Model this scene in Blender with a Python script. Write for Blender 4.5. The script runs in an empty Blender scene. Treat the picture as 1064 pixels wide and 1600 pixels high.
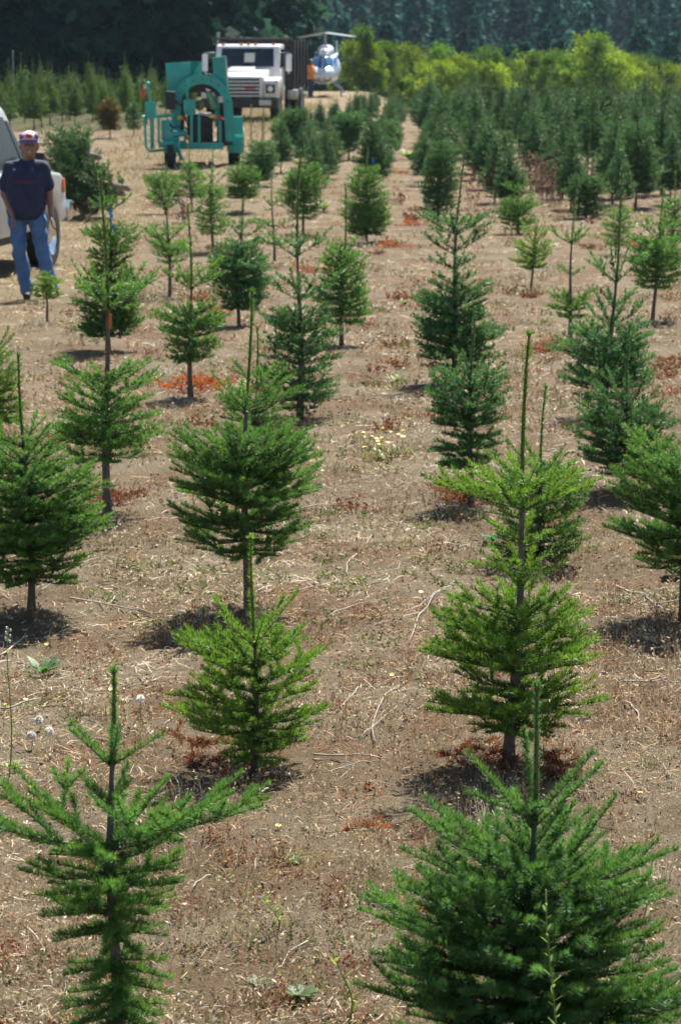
import bpy, bmesh, math, random
import numpy as np
from mathutils import Vector, Matrix, Euler

# ------------------------------------------------------------------ scene, camera, sky, sun
SC = bpy.context.scene
COL = SC.collection
random.seed(11)
RNG = np.random.default_rng(11)
FOC, CX, CY, HOR, CAMH = 4725.0, 532.0, 800.0, 70.0, 2.53     # long lens, camera 2.5 m up
PITCH = math.atan((CY - HOR) / FOC)

cam_d = bpy.data.cameras.new('camera')
cam = bpy.data.objects.new('camera', cam_d)
COL.objects.link(cam)
cam_d.sensor_fit = 'VERTICAL'
cam_d.sensor_height = 23.7
cam_d.sensor_width = 23.7
cam_d.lens = 23.7 * FOC / 1600.0
cam_d.clip_start = 0.1
cam_d.clip_end = 6000
cam_d.dof.use_dof = True
cam_d.dof.focus_distance = 10.5
cam_d.dof.aperture_fstop = 7.0
cam.location = (0, 0, CAMH)
cam.rotation_euler = (math.pi / 2 - PITCH, 0, 0)
SC.camera = cam

SUN_EL, SUN_AZ = math.radians(54), math.radians(18)    # behind the field, a little to the right
world = bpy.data.worlds.new('World')
SC.world = world
world.use_nodes = True
wn = world.node_tree
for n in list(wn.nodes):
    wn.nodes.remove(n)
wo = wn.nodes.new('ShaderNodeOutputWorld')
wb = wn.nodes.new('ShaderNodeBackground')
ws = wn.nodes.new('ShaderNodeTexSky')
ws.sky_type = 'NISHITA'
ws.sun_disc = False
ws.sun_elevation = SUN_EL
ws.sun_rotation = SUN_AZ
ws.altitude = 200
wb.inputs['Strength'].default_value = 0.052
wn.links.new(ws.outputs[0], wb.inputs['Color'])
wn.links.new(wb.outputs[0], wo.inputs['Surface'])

sun_d = bpy.data.lights.new('sun', 'SUN')
sun_d.energy = 5.0
sun_d.angle = math.radians(0.53)
sun_d.color = (1.0, 0.95, 0.87)
sun = bpy.data.objects.new('sun', sun_d)
COL.objects.link(sun)
to_sun = Vector((math.sin(SUN_AZ) * math.cos(SUN_EL), math.cos(SUN_AZ) * math.cos(SUN_EL), math.sin(SUN_EL)))
sun.rotation_euler = to_sun.to_track_quat('Z', 'Y').to_euler()
sun.location = (20, 60, 60)

SC.view_settings.view_transform = 'Standard'
SC.view_settings.look = 'None'
SC.view_settings.gamma = 1
SC.view_settings.use_curve_mapping = False
SC.view_settings.exposure = 1.32
SC.render.engine = 'CYCLES'
SC.cycles.max_bounces = 3
SC.cycles.diffuse_bounces = 2
SC.cycles.glossy_bounces = 2
SC.cycles.transmission_bounces = 3
SC.cycles.use_adaptive_sampling = True
SC.cycles.adaptive_threshold = 0.02
SC.cycles.transparent_max_bounces = 8
SC.cycles.use_denoising = True
SC.cycles.denoiser = 'OPENIMAGEDENOISE'
SC.cycles.denoising_input_passes = 'RGB_ALBEDO_NORMAL'

# ------------------------------------------------------------------ ground form
def sstep(a, b, x):
    t = np.clip((np.asarray(x, float) - a) / (b - a), 0, 1)
    return t * t * (3 - 2 * t)

def gz(x, y):
    """height of the ground: a nearly flat field, a dip beyond it, then a wooded hill"""
    x = np.asarray(x, float); y = np.asarray(y, float)
    near = 1 - sstep(45, 110, y)
    z = 0.22 * sstep(42, 88, y)
    z = z + near * (0.018 * np.sin(x * 1.7 + 0.6 * y) + 0.014 * np.sin(x * 3.9 - y * 1.3 + 1.0) + 0.010 * np.sin(2.9 * y + 0.7 * x)
                    + 0.006 * np.sin(x * 9.1 + 4.3 * y) + 0.005 * np.sin(11.7 * y - 6.1 * x))
    z = z - 6.5 * sstep(152, 235, y) - 1.05 * sstep(72, 118, y) * sstep(1.0, 4.5, x)
    z = z + 110.0 * sstep(330, 900, y) * (0.75 + 0.25 * np.sin(x * 0.012 + 1.2))
    return z

def at(u, v):
    """the spot of ground seen at photograph pixel (u, v): returns x, y, pixels per metre"""
    d = np.array([(u - CX) / FOC, 1.0, (CY - v) / FOC])
    c, s = math.cos(PITCH), math.sin(PITCH)
    d = np.array([d[0], d[1] * c + d[2] * s, -d[1] * s + d[2] * c])
    y = CAMH / max(1e-6, -d[2]) * d[1]
    for _ in range(60):
        z = float(gz(d[0] / d[1] * y, y))
        yn = (CAMH - z) / max(1e-6, -d[2]) * d[1]
        y = 0.5 * y + 0.5 * min(yn, 400)
    x = d[0] / d[1] * y
    depth = y * c + (CAMH - float(gz(x, y))) * s
    return x, y, FOC / depth

# ------------------------------------------------------------------ helpers
def link(o, parent=None):
    COL.objects.link(o)
    if parent is not None:
        o.parent = parent
    return o

def tag(o, label=None, cat=None, group=None, kind=None):
    if label: o['label'] = label
    if cat: o['category'] = cat
    if group: o['group'] = group
    if kind: o['kind'] = kind
    return o

def empty(name, loc=(0, 0, 0), rz=0.0, parent=None):
    o = bpy.data.objects.new(name, None)
    o.empty_display_size = 0.1
    o.location = loc
    o.rotation_euler = (0, 0, rz)
    return link(o, parent)

def npmesh(name, V, F, mats=(), midx=None, col=None, smooth=False, attrs=None):
    """V (n,3), F (m,3) or (m,4) int array -> mesh"""
    V = np.ascontiguousarray(V, np.float32); F = np.ascontiguousarray(F, np.int32)
    me = bpy.data.meshes.new(name)
    k = F.shape[1]
    me.vertices.add(len(V)); me.vertices.foreach_set('co', V.ravel())
    me.loops.add(F.size); me.loops.foreach_set('vertex_index', F.ravel())
    me.polygons.add(len(F))
    me.polygons.foreach_set('loop_start', np.arange(0, F.size, k, dtype=np.int32))
    if midx is not None:
        me.polygons.foreach_set('material_index', np.ascontiguousarray(midx, np.int32))
    if smooth:
        me.polygons.foreach_set('use_smooth', np.ones(len(F), bool) if smooth is True else np.ascontiguousarray(smooth, bool))
    for m in mats:
        me.materials.append(m)
    if col is not None:
        a = me.color_attributes.new('tint', 'FLOAT_COLOR', 'POINT')
        c = np.ones((len(V), 4), np.float32); c[:, :3] = col
        a.data.foreach_set('color', c.ravel())
    for an, av in (attrs or {}).items():
        a = me.attributes.new(an, 'FLOAT', 'POINT')
        a.data.foreach_set('value', np.ascontiguousarray(av, np.float32))
    me.update(calc_edges=True)
    return me

def add(name, me, parent=None, loc=None, rot=None):
    o = bpy.data.objects.new(name, me)
    if loc is not None: o.location = loc
    if rot is not None: o.rotation_euler = rot
    return link(o, parent)

def copy_tree(o, parent=None):
    c = o.copy()
    COL.objects.link(c)
    c.parent = parent
    for ch in o.children:
        copy_tree(ch, c)
    return c

def unit(a):
    return a / np.maximum(np.linalg.norm(a, axis=-1, keepdims=True), 1e-9)

# ------------------------------------------------------------------ materials
def nodes(m):
    m.use_nodes = True
    nt = m.node_tree
    return nt, nt.nodes['Principled BSDF'], nt.nodes['Material Output']

def mat(name, c, rough=0.6, metal=0.0, noise=0.0, nscale=8.0, bump=0.0, coat=0.0, spec=None, dirt=None):
    m = bpy.data.materials.new(name)
    nt, b, out = nodes(m)
    b.inputs['Base Color'].default_value = (*c, 1)
    b.inputs['Roughness'].default_value = rough
    b.inputs['Metallic'].default_value = metal
    b.inputs['Coat Weight'].default_value = coat
    if spec is not None: b.inputs['Specular IOR Level'].default_value = spec
    if noise or bump or dirt:
        tc = nt.nodes.new('ShaderNodeTexCoord')
        nz = nt.nodes.new('ShaderNodeTexNoise')
        nz.inputs['Scale'].default_value = nscale
        nz.inputs['Detail'].default_value = 6
        nt.links.new(tc.outputs['Object'], nz.inputs['Vector'])
        if noise or dirt:
            mx = nt.nodes.new('ShaderNodeMix'); mx.data_type = 'RGBA'
            rmp = nt.nodes.new('ShaderNodeMapRange')
            rmp.inputs['From Min'].default_value = 0.35; rmp.inputs['From Max'].default_value = 0.7
            nt.links.new(nz.outputs['Fac'], rmp.inputs['Value'])
            nt.links.new(rmp.outputs['Result'], mx.inputs['Factor'])
            k = 1 - noise
            mx.inputs['A'].default_value = (*c, 1)
            mx.inputs['B'].default_value = (*(dirt if dirt else (c[0] * k, c[1] * k, c[2] * k)), 1)
            nt.links.new(mx.outputs['Result'], b.inputs['Base Color'])
        if bump:
            bp = nt.nodes.new('ShaderNodeBump')
            bp.inputs['Strength'].default_value = bump
            bp.inputs['Distance'].default_value = 0.02
            nt.links.new(nz.outputs['Fac'], bp.inputs['Height'])
            nt.links.new(bp.outputs['Normal'], b.inputs['Normal'])
    return m

def tint_mat(name, rough=0.6, transl=0.0, spec=0.3, mul=(1, 1, 1), tmul=(1, 1, 1), vary=0.18):
    """colour from the mesh's own tint attribute, with some light let through"""
    m = bpy.data.materials.new(name)
    nt, b, out = nodes(m)
    at_ = nt.nodes.new('ShaderNodeVertexColor'); at_.layer_name = 'tint'
    oi = nt.nodes.new('ShaderNodeObjectInfo')
    hs = nt.nodes.new('ShaderNodeHueSaturation')
    mr = nt.nodes.new('ShaderNodeMapRange')
    mr.inputs['To Min'].default_value = 1 - vary; mr.inputs['To Max'].default_value = 1 + vary
    nt.links.new(oi.outputs['Random'], mr.inputs['Value'])
    nt.links.new(mr.outputs['Result'], hs.inputs['Value'])
    mu = nt.nodes.new('ShaderNodeMix'); mu.data_type = 'RGBA'; mu.blend_type = 'MULTIPLY'
    mu.inputs['Factor'].default_value = 1
    mu.inputs['B'].default_value = (*mul, 1)
    nt.links.new(at_.outputs['Color'], mu.inputs['A'])
    nt.links.new(mu.outputs['Result'], hs.inputs['Color'])
    nt.links.new(hs.outputs['Color'], b.inputs['Base Color'])
    b.inputs['Roughness'].default_value = rough
    b.inputs['Specular IOR Level'].default_value = spec
    if transl:
        tr = nt.nodes.new('ShaderNodeBsdfTranslucent')
        m2 = nt.nodes.new('ShaderNodeMix'); m2.data_type = 'RGBA'; m2.blend_type = 'MULTIPLY'
        m2.inputs['Factor'].default_value = 1
        m2.inputs['B'].default_value = (*tmul, 1)
        nt.links.new(hs.outputs['Color'], m2.inputs['A'])
        nt.links.new(m2.outputs['Result'], tr.inputs['Color'])
        ms = nt.nodes.new('ShaderNodeMixShader')
        ms.inputs['Fac'].default_value = transl
        nt.links.new(b.outputs[0], ms.inputs[1])
        nt.links.new(tr.outputs[0], ms.inputs[2])
        nt.links.new(ms.outputs[0], out.inputs['Surface'])
    return m

M_NEEDLE = tint_mat('fir_needles', 0.5, 0.36, 0.2, tmul=(1.45, 1.35, 0.75))
M_FAR = tint_mat('distant_needles', 0.8, 0.3, 0.1, vary=0.5)
M_LEAF = tint_mat('weed_leaf', 0.5, 0.4, 0.3, tmul=(1.2, 1.25, 0.7))
M_SCRUB = tint_mat('scrub_leaf', 0.6, 0.4, 0.2, tmul=(1.1, 1.2, 0.7), vary=0.35)
M_DRY = tint_mat('dry_litter', 0.75, 0.2, 0.15)
M_BARK = mat('fir_bark', (0.17, 0.135, 0.105), 0.9, noise=0.45, nscale=40, bump=0.6)
M_TWIG = mat('shoot_bark', (0.20, 0.15, 0.07), 0.8, noise=0.3, nscale=60)
M_BROWNTWIG = mat('dead_twig_bark', (0.22, 0.13, 0.08), 0.85)

# ------------------------------------------------------------------ the ground sheet
def track_mask(x, y):
    """mown grass lane where the vehicles stand"""
    c = np.interp(y, [0, 20, 30, 38, 50, 62, 90, 120, 150, 175], [-6.2, -5.2, -4.6, -4.2, -4.1, -3.9, -3.5, -2.4, -0.6, 0.5])
    w = np.interp(y, [0, 20, 30, 38, 50, 62, 90, 120, 150, 175], [1.5, 1.6, 1.8, 1.5, 0.95, 1.2, 2.2, 2.0, 2.2, 2.0])
    d = np.abs(x - c) - w + 0.35 * np.sin(y * 0.9) * np.sin(x * 1.3 + y * 0.21)
    return 1 - sstep(-0.5, 0.45, d)

def ground_material():
    m = bpy.data.materials.new('field_soil')
    nt, b, out = nodes(m)
    L = nt.links.new
    tc = nt.nodes.new('ShaderNodeTexCoord')
    def noise(scale, detail=6, rough=0.6, dist=0.0):
        n = nt.nodes.new('ShaderNodeTexNoise')
        n.inputs['Scale'].default_value = scale; n.inputs['Detail'].default_value = detail
        n.inputs['Roughness'].default_value = rough; n.inputs['Distortion'].default_value = dist
        L(tc.outputs['Object'], n.inputs['Vector'])
        return n.outputs['Fac']
    def rng(s, a, c):
        r = nt.nodes.new('ShaderNodeMapRange'); r.interpolation_type = 'SMOOTHSTEP'
        r.inputs['From Min'].default_value = a; r.inputs['From Max'].default_value = c
        L(s, r.inputs['Value'])
        return r.outputs['Result']
    def mix(f, a, c, k=None):
        x = nt.nodes.new('ShaderNodeMix'); x.data_type = 'RGBA'
        if isinstance(f, (int, float)): x.inputs['Factor'].default_value = f
        else: L(f, x.inputs['Factor'])
        for s, i in ((a, 'A'), (c, 'B')):
            if isinstance(s, tuple): x.inputs[i].default_value = (*s, 1)
            else: L(s, x.inputs[i])
        return x.outputs['Result']
    def mul(a, c):
        x = nt.nodes.new('ShaderNodeMath'); x.operation = 'MULTIPLY'
        for s, i in ((a, 0), (c, 1)):
            if isinstance(s, (int, float)): x.inputs[i].default_value = s
            else: L(s, x.inputs[i])
        return x.outputs[0]
    soil = mix(noise(26, 8, 0.72), (0.115, 0.078, 0.046), (0.36, 0.262, 0.160))
    litter = mix(noise(70, 7, 0.75, 0.8), (0.125, 0.094, 0.056), (0.50, 0.410, 0.275))
    f_lit = rng(noise(1.1, 7, 0.62), 0.43, 0.57)
    c = mix(f_lit, soil, litter)
    c = mix(mul(rng(noise(2.3, 8, 0.7), 0.53, 0.66), 0.8), c, mix(noise(55, 6), (0.21, 0.105, 0.055), (0.42, 0.25, 0.14)))
    c = mix(mul(rng(noise(1.7, 8, 0.75, 0.5), 0.57, 0.70), 0.5), c, (0.27, 0.25, 0.11))
    c = mix(mul(rng(noise(140, 4, 0.6), 0.60, 0.68), 0.65), c, (0.56, 0.48, 0.36))
    c = mix(mul(rng(noise(95, 4, 0.7), 0.60, 0.70), 0.7), c, (0.075, 0.048, 0.034))
    c = mix(mul(rng(noise(5.5, 7, 0.75, 0.6), 0.53, 0.66), 0.6), c, (0.115, 0.078, 0.052))
    c = mix(mul(rng(noise(3.7, 8, 0.78, 0.9), 0.55, 0.66), 0.55), c, (0.39, 0.325, 0.235))
    ta = nt.nodes.new('ShaderNodeAttribute'); ta.attribute_name = 'track'
    tn = mix(noise(18, 8, 0.75), (0.22, 0.165, 0.095), (0.44, 0.355, 0.22))
    c = mix(mul(ta.outputs['Fac'], mul(0.85, rng(noise(0.9, 8, 0.75), 0.3, 0.62))), c, tn)
    wa = nt.nodes.new('ShaderNodeAttribute'); wa.attribute_name = 'wild'
    c = mix(wa.outputs['Fac'], c, mix(noise(0.3, 6), (0.04, 0.055, 0.02), (0.10, 0.11, 0.04)))
    fa = nt.nodes.new('ShaderNodeAttribute'); fa.attribute_name = 'woodland'
    c = mix(fa.outputs['Fac'], c, mix(noise(0.2, 6), (0.012, 0.022, 0.014), (0.03, 0.045, 0.022)))
    L(c, b.inputs['Base Color'])
    b.inputs['Roughness'].default_value = 0.95
    b.inputs['Specular IOR Level'].default_value = 0.1
    h = nt.nodes.new('ShaderNodeMath'); h.operation = 'ADD'
    L(noise(30, 9, 0.75), h.inputs[0])
    L(mul(noise(120, 5, 0.7), 0.5), h.inputs[1])
    bp = nt.nodes.new('ShaderNodeBump'); bp.inputs['Strength'].default_value = 1.0; bp.inputs['Distance'].default_value = 0.055
    L(h.outputs[0], bp.inputs['Height'])
    L(bp.outputs['Normal'], b.inputs['Normal'])
    return m

def build_ground():
    def grow(a, b, s, g, cap=40):
        r = [a]
        while r[-1] < b:
            r.append(r[-1] + s); s = min(s * g, cap)
        return r
    xr = grow(0, 3.2, 0.07, 1.0)
    xr = xr + grow(xr[-1] + 0.06, 900, 0.06, 1.09)
    xs = np.array([-v for v in reversed(xr[1:])] + xr)
    ys = grow(6.5, 17, 0.06, 1.0)
    ys = ys + grow(ys[-1] + 0.06, 1300, 0.06, 1.03, 12)
    back = grow(0.3, 40, 0.3, 1.25)
    ys = np.array([6.5 - v for v in reversed(back)] + ys)
    X, Y = np.meshgrid(xs, ys)
    Z = gz(X, Y)
    fine = np.exp(-(np.maximum(0, np.abs(X) - 3.2)) * 2) * (1 - sstep(14, 20, Y)) * sstep(5.5, 6.6, Y)
    Z = Z + fine * RNG.normal(0, 0.0085, X.shape)
    ny, nx = X.shape
    i = np.arange(ny * nx).reshape(ny, nx)
    F = np.stack([i[:-1, :-1], i[:-1, 1:], i[1:, 1:], i[1:, :-1]], -1).reshape(-1, 4)
    V = np.stack([X, Y, Z], -1).reshape(-1, 3)
    me = npmesh('ground', V, F, [ground_material()], smooth=True,
                attrs={'track': track_mask(V[:, 0], V[:, 1]), 'wild': np.maximum(sstep(122, 160, V[:, 1]), 0.8 * sstep(80, 86, V[:, 1]) * sstep(4.9, 5.9, -V[:, 0])) * (1 - track_mask(V[:, 0], V[:, 1])),
                       'woodland': sstep(200, 235, V[:, 1])})
    o = add('ground', me)
    tag(o, 'dry brown field soil with straw litter and a mown lane', 'ground', kind='structure')
build_ground()

# ------------------------------------------------------------------ firs
LODS = [  # up to distance, needles per metre of shoot, needle length, width, stem sides
    (9.6, 1900, 0.0235, 0.0030, 4), (13.5, 1050, 0.025, 0.0042, 3), (20, 520, 0.029, 0.0070, 3), (33, 230, 0.034, 0.012, 3),
    (60, 80, 0.038, 0.018, 3), (1e9, 46, 0.052, 0.026, 3)]

def lod_for(d):
    for l in LODS:
        if d < l[0]:
            return l[1:]

class Segs:
    """a list of straight shoot pieces that becomes stems and needles"""
    def __init__(s):
        s.r = []
    def add(s, p0, p1, r0, r1, age, up=0.3, theta=55, dens=1.0, nl=1.0):
        s.r.append((*p0, *p1, r0, r1, age, up, theta, dens, nl))

def needle_mesh(name, seg, lod, rng, pal, mats):
    A = np.array(seg.r, float)
    p0, p1 = A[:, 0:3], A[:, 3:6]
    r0, r1, age, up, th, dn, nlm = (A[:, i] for i in range(6, 13))
    ax = p1 - p0
    ln = np.linalg.norm(ax, axis=1)
    d = unit(ax)
    Z = np.array([0, 0, 1.0])
    side = np.cross(d, Z)
    bad = np.linalg.norm(side, axis=1) < 0.08
    side[bad] = np.cross(d[bad], np.array([1.0, 0, 0]))
    side = unit(side)
    upv = np.cross(side, d)
    dens, nl, nw, ns = lod
    # stems
    ang = np.arange(ns) * 2 * math.pi / ns
    ring = side[:, None, :] * np.cos(ang)[None, :, None] + upv[:, None, :] * np.sin(ang)[None, :, None]
    va = p0[:, None, :] + ring * r0[:, None, None]
    vb = p1[:, None, :] + ring * r1[:, None, None]
    SV = np.concatenate([va, vb], 1).reshape(-1, 3)
    base = (np.arange(len(A)) * 2 * ns)[:, None]
    j = np.arange(ns); j2 = (j + 1) % ns
    t1 = np.stack([base + j, base + j2, base + ns + j2], -1).reshape(-1, 3)
    t2 = np.stack([base + j, base + ns + j2, base + ns + j], -1).reshape(-1, 3)
    SF = np.concatenate([t1, t2])
    # needles
    cnt = np.maximum(1, (ln * dens * dn * (0.9 + 0.2 * rng.random(len(A))))).astype(int)
    idx = np.repeat(np.arange(len(A)), cnt)
    n = len(idx)
    t = rng.random(n)
    phi = rng.normal(0, 1.25, n)
    iso = up[idx] < 0.05
    phi[iso] = rng.random(iso.sum()) * 2 * math.pi
    rad = side[idx] * np.sin(phi)[:, None] + upv[idx] * np.cos(phi)[:, None]
    tha = np.radians(th[idx] + rng.normal(0, 10, n)) * (1 - 0.25 * t ** 4)
    dirn = d[idx] * np.cos(tha)[:, None] + rad * np.sin(tha)[:, None]
    dirn = unit(dirn + Z * up[idx][:, None] * (0.6 + 0.5 * rng.random(n))[:, None])
    L = nl * nlm[idx] * (0.75 + 0.4 * rng.random(n)) * (1 - 0.25 * np.abs(2 * t - 1) ** 3)
    o = p0[idx] + ax[idx] * t[:, None] + rad * (r0[idx] * 0.7)[:, None]
    wv = unit(np.cross(dirn, rad) + 0.35 * rng.normal(0, 1, (n, 3))) * (nw * 0.5 * (0.8 + 0.4 * rng.random(n)))[:, None]
    tip = o + dirn * L[:, None]
    NV = np.stack([o - wv, o + wv, tip], 1).reshape(-1, 3)
    NF = np.arange(n * 3).reshape(-1, 3)
    # colour: the year's growth is lighter than the old needles; shoots vary
    old, new, blue = (np.array(c) for c in pal)
    a = np.clip(age[idx] + rng.normal(0, 0.10, n), 0, 1)
    shoot = rng.random(len(A))[idx]
    c = new[None] * (1 - a)[:, None] + old[None] * a[:, None]
    c = c * (1 - 0.35 * shoot[:, None]) + blue[None] * (0.35 * shoot[:, None])
    c = c * (0.78 + 0.44 * rng.random(n))[:, None]
    NC = np.repeat(c, 3, axis=0)
    SCc = np.tile(np.array([[0.18, 0.14, 0.06]]), (len(SV), 1))
    V = np.concatenate([SV, NV]); F = np.concatenate([SF, NF + len(SV)])
    mi = np.concatenate([np.ones(len(SF), int), np.zeros(len(NF), int)])
    return npmesh(name, V, F, mats, mi, np.concatenate([SCc, NC]))

def stem_mesh(name, pts, rad, sides=8, mats=(), wob=0.0, rng=None):
    pts = np.array(pts, float); rad = np.array(rad, float)
    n = len(pts)
    tg = unit(np.gradient(pts, axis=0))
    ref = np.array([1.0, 0.1, 0.05])
    s = unit(np.cross(tg, ref)); u = np.cross(s, tg)
    ang = np.arange(sides) * 2 * math.pi / sides
    R = rad[:, None] * (1 + (wob * rng.normal(0, 1, (n, sides)) if wob else 0))
    V = pts[:, None, :] + (s[:, None, :] * np.cos(ang)[None, :, None] + u[:, None, :] * np.sin(ang)[None, :, None]) * R[..., None]
    V = V.reshape(-1, 3)
    F = []
    for i in range(n - 1):
        for j in range(sides):
            a, b = i * sides + j, i * sides + (j + 1) % sides
            F.append((a, b, b + sides)); F.append((a, b + sides, a + sides))
    top = (n - 1) * sides
    for j in range(1, sides - 1):
        F.append((top, top + j, top + j + 1)); F.append((0, j + 1, j))
    return npmesh(name, V, np.array(F), mats, smooth=True)

def grow_branch(sg, o, az, L, rise, rng, seg_len=0.085, thick=0.004, lat=0.84, droop=0.0, first=0.15, maxlat=0.24):
    """one fir bough: a main axis with flat sprays of side shoots"""
    dirx = np.array([math.cos(az), math.sin(az), 0.0])
    n = max(1, int(round(L / seg_len)))
    n = min(n, 7)
    ts = np.linspace(0, 1, n + 1)
    curve = rng.normal(0, 0.04) * L
    sidev = np.array([-dirx[1], dirx[0], 0.0])
    P = [np.array(o) + dirx * L * t + np.array([0, 0, rise * (t ** 1.5) - droop * L * math.sin(t * math.pi)]) + sidev * curve * math.sin(t * 2.2) for t in ts]
    for i in range(n):
        age = 0.0 if i == n - 1 else min(1, 0.45 + 0.3 * (n - 1 - i))
        r = thick * (1 - 0.75 * ts[i])
        sg.add(P[i], P[i + 1], r, thick * (1 - 0.75 * ts[i + 1]), age, 0.20, 66, 0.5 if (i == 0 and n > 2) else 1.0)
        if i >= 1 or n >= 3:
            ax = unit(P[i + 1] - P[i])
            rem = (1 - ts[i]) * L
            for sgn in (-1, 1):
                if rng.random() < 0.03: continue
                ll = min(maxlat, rem * lat * (0.75 + 0.45 * rng.random()) + 0.03)
                a = math.radians(46 + rng.normal(0, 10)) * sgn
                pv = unit(np.cross(np.array([0, 0, 1.0]), ax))
                dv = unit(ax * math.cos(a) + pv * math.sin(a) + np.array([0, 0, 0.18 + rng.normal(0, 0.16)]))
                q = P[i]
                if ll > 0.15:
                    mid = q + dv * ll * 0.5
                    sg.add(q, mid, r * 0.5, r * 0.4, 0.6, 0.2, 66)
                    sg.add(mid, q + dv * ll + np.array([0, 0, 0.1 * ll]), r * 0.4, r * 0.2, 0.05, 0.2, 66)
                    for s2 in (-1, 1):
                        a2 = math.radians(42 + rng.normal(0, 6)) * s2
                        d2 = unit(dv * math.cos(a2) + np.cross(np.array([0, 0, 1.0]), dv) * math.sin(a2) + np.array([0, 0, 0.08]))
                        l2 = ll * (0.38 + 0.15 * rng.random())
                        sg.add(mid, mid + d2 * l2, r * 0.35, r * 0.2, 0.1, 0.2, 66)
                else:
                    sg.add(q, q + dv * ll, r * 0.45, r * 0.2, 0.15 if rem < 0.2 else 0.4, 0.2, 66)

PAL_GREEN = ((0.024, 0.074, 0.026), (0.120, 0.262, 0.062), (0.045, 0.135, 0.074))
PAL_LIME = ((0.032, 0.096, 0.022), (0.165, 0.305, 0.050), (0.07, 0.18, 0.055))
PAL_BLUE = ((0.022, 0.066, 0.034), (0.082, 0.200, 0.075), (0.034, 0.112, 0.078))
PALS = {'m': ((0.022, 0.070, 0.028), (0.108, 0.245, 0.066), (0.040, 0.125, 0.076)), 'g': PAL_GREEN, 'l': PAL_LIME, 'b': PAL_BLUE,
        'o': ((0.05, 0.055, 0.016), (0.13, 0.10, 0.03), (0.08, 0.05, 0.02))}

def build_fir(name, H, lean, whorls, crown, rng, lod, pal, parent, split=False, tr=0.017, leader_fat=1.0, seg_len=0.085):
    """H height; lean = top offset x; whorls [(z, reach, rise, n)]; crown [(z, reach)] falling z. Builds trunk, leader, boughs."""
    def axis(z):
        t = max(0.0, z / H)
        return np.array([lean * t ** 1.5 + 0.009 * math.sin(6 * t + name_phase) * H, 0.008 * math.cos(5 * t + name_phase) * H, z])
    name_phase = rng.random() * 6
    boughs = []
    W = [(*w, False) for w in whorls]
    grow_r = 1.0 if seg_len >= 0.12 else 1.12
    if crown:
        zs = [c[0] for c in crown]; rs = [c[1] for c in crown]
        z = zs[0]
        zlo = zs[-1]
        step = 0.045 if len(zs) > 1 else 1
        first = True
        while z >= zlo - 1e-6:
            r = float(np.interp(z, zs[::-1], rs[::-1]))
            f = (z - zlo) / max(0.01, zs[0] - zlo)
            rise = r * (-0.04 + 0.52 * f)
            W.append((z, r * grow_r, rise, 7 if r > 0.12 else 6, True))
            first = False
            z -= step * (0.8 + 0.4 * rng.random()) * (1 + 0.3 * (H > 1.6))
    top_whorl = max(w[0] for w in W)
    for (z, r, rise, n, dense) in W:
        a0 = rng.random() * 6.28
        for k in range(n):
            sg = Segs()
            az = a0 + k * 2 * math.pi / n + rng.normal(0, 0.16)
            rr = r * float(np.clip(rng.normal(0.88, 0.17), 0.5, 1.25))
            zz = z + rng.normal(0, 0.008)
            grow_branch(sg, axis(max(0.02, zz)), az, rr, rise * (0.8 + 0.4 * rng.random()), rng, seg_len=min(seg_len, max(0.05, r / 2.1)) if dense else seg_len,
                        thick=0.0025 + 0.006 * r, droop=0.06 if rise < 0.2 * r else -0.02)
            boughs.append(sg)
    pts = [axis(z) for z in np.linspace(-0.03, top_whorl, 9)]
    ts = np.linspace(0, 1, 9)
    rad = tr * (1 - 0.62 * ts); rad[0] *= 1.25
    add('trunk', stem_mesh('trunk', pts, rad, 8, [M_BARK], 0.04, rng), parent)
    ld = Segs()
    zs = np.linspace(top_whorl, H, 6)
    for i in range(5):
        t0, t1 = i / 5, (i + 1) / 5
        w0 = tr * 0.40 * leader_fat
        ld.add(axis(zs[i]), axis(zs[i + 1]), w0 * (1 - 0.45 * t0), w0 * (1 - 0.45 * t1), 0.25 - 0.2 * t0, 0.02, 42, 1.0, 0.85)
    tip = axis(H)
    for k in range(3):
        a = k * 2.1 + rng.random()
        ld.add(tip - np.array([0, 0, 0.004]), tip + np.array([0.006 * math.cos(a), 0.006 * math.sin(a), 0.006]), 0.004, 0.002, 0.0, 0.1, 40)
    add('leader', needle_mesh('leader', ld, lod, rng, pal, [M_NEEDLE, M_TWIG]), parent)
    if split:
        for sg in boughs:
            add('bough', needle_mesh('bough', sg, lod, rng, pal, [M_NEEDLE, M_TWIG]), parent)
    else:
        al = Segs()
        for sg in boughs: al.r += sg.r
        add('crown', needle_mesh('crown', al, lod, rng, pal, [M_NEEDLE, M_TWIG]), parent)

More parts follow.
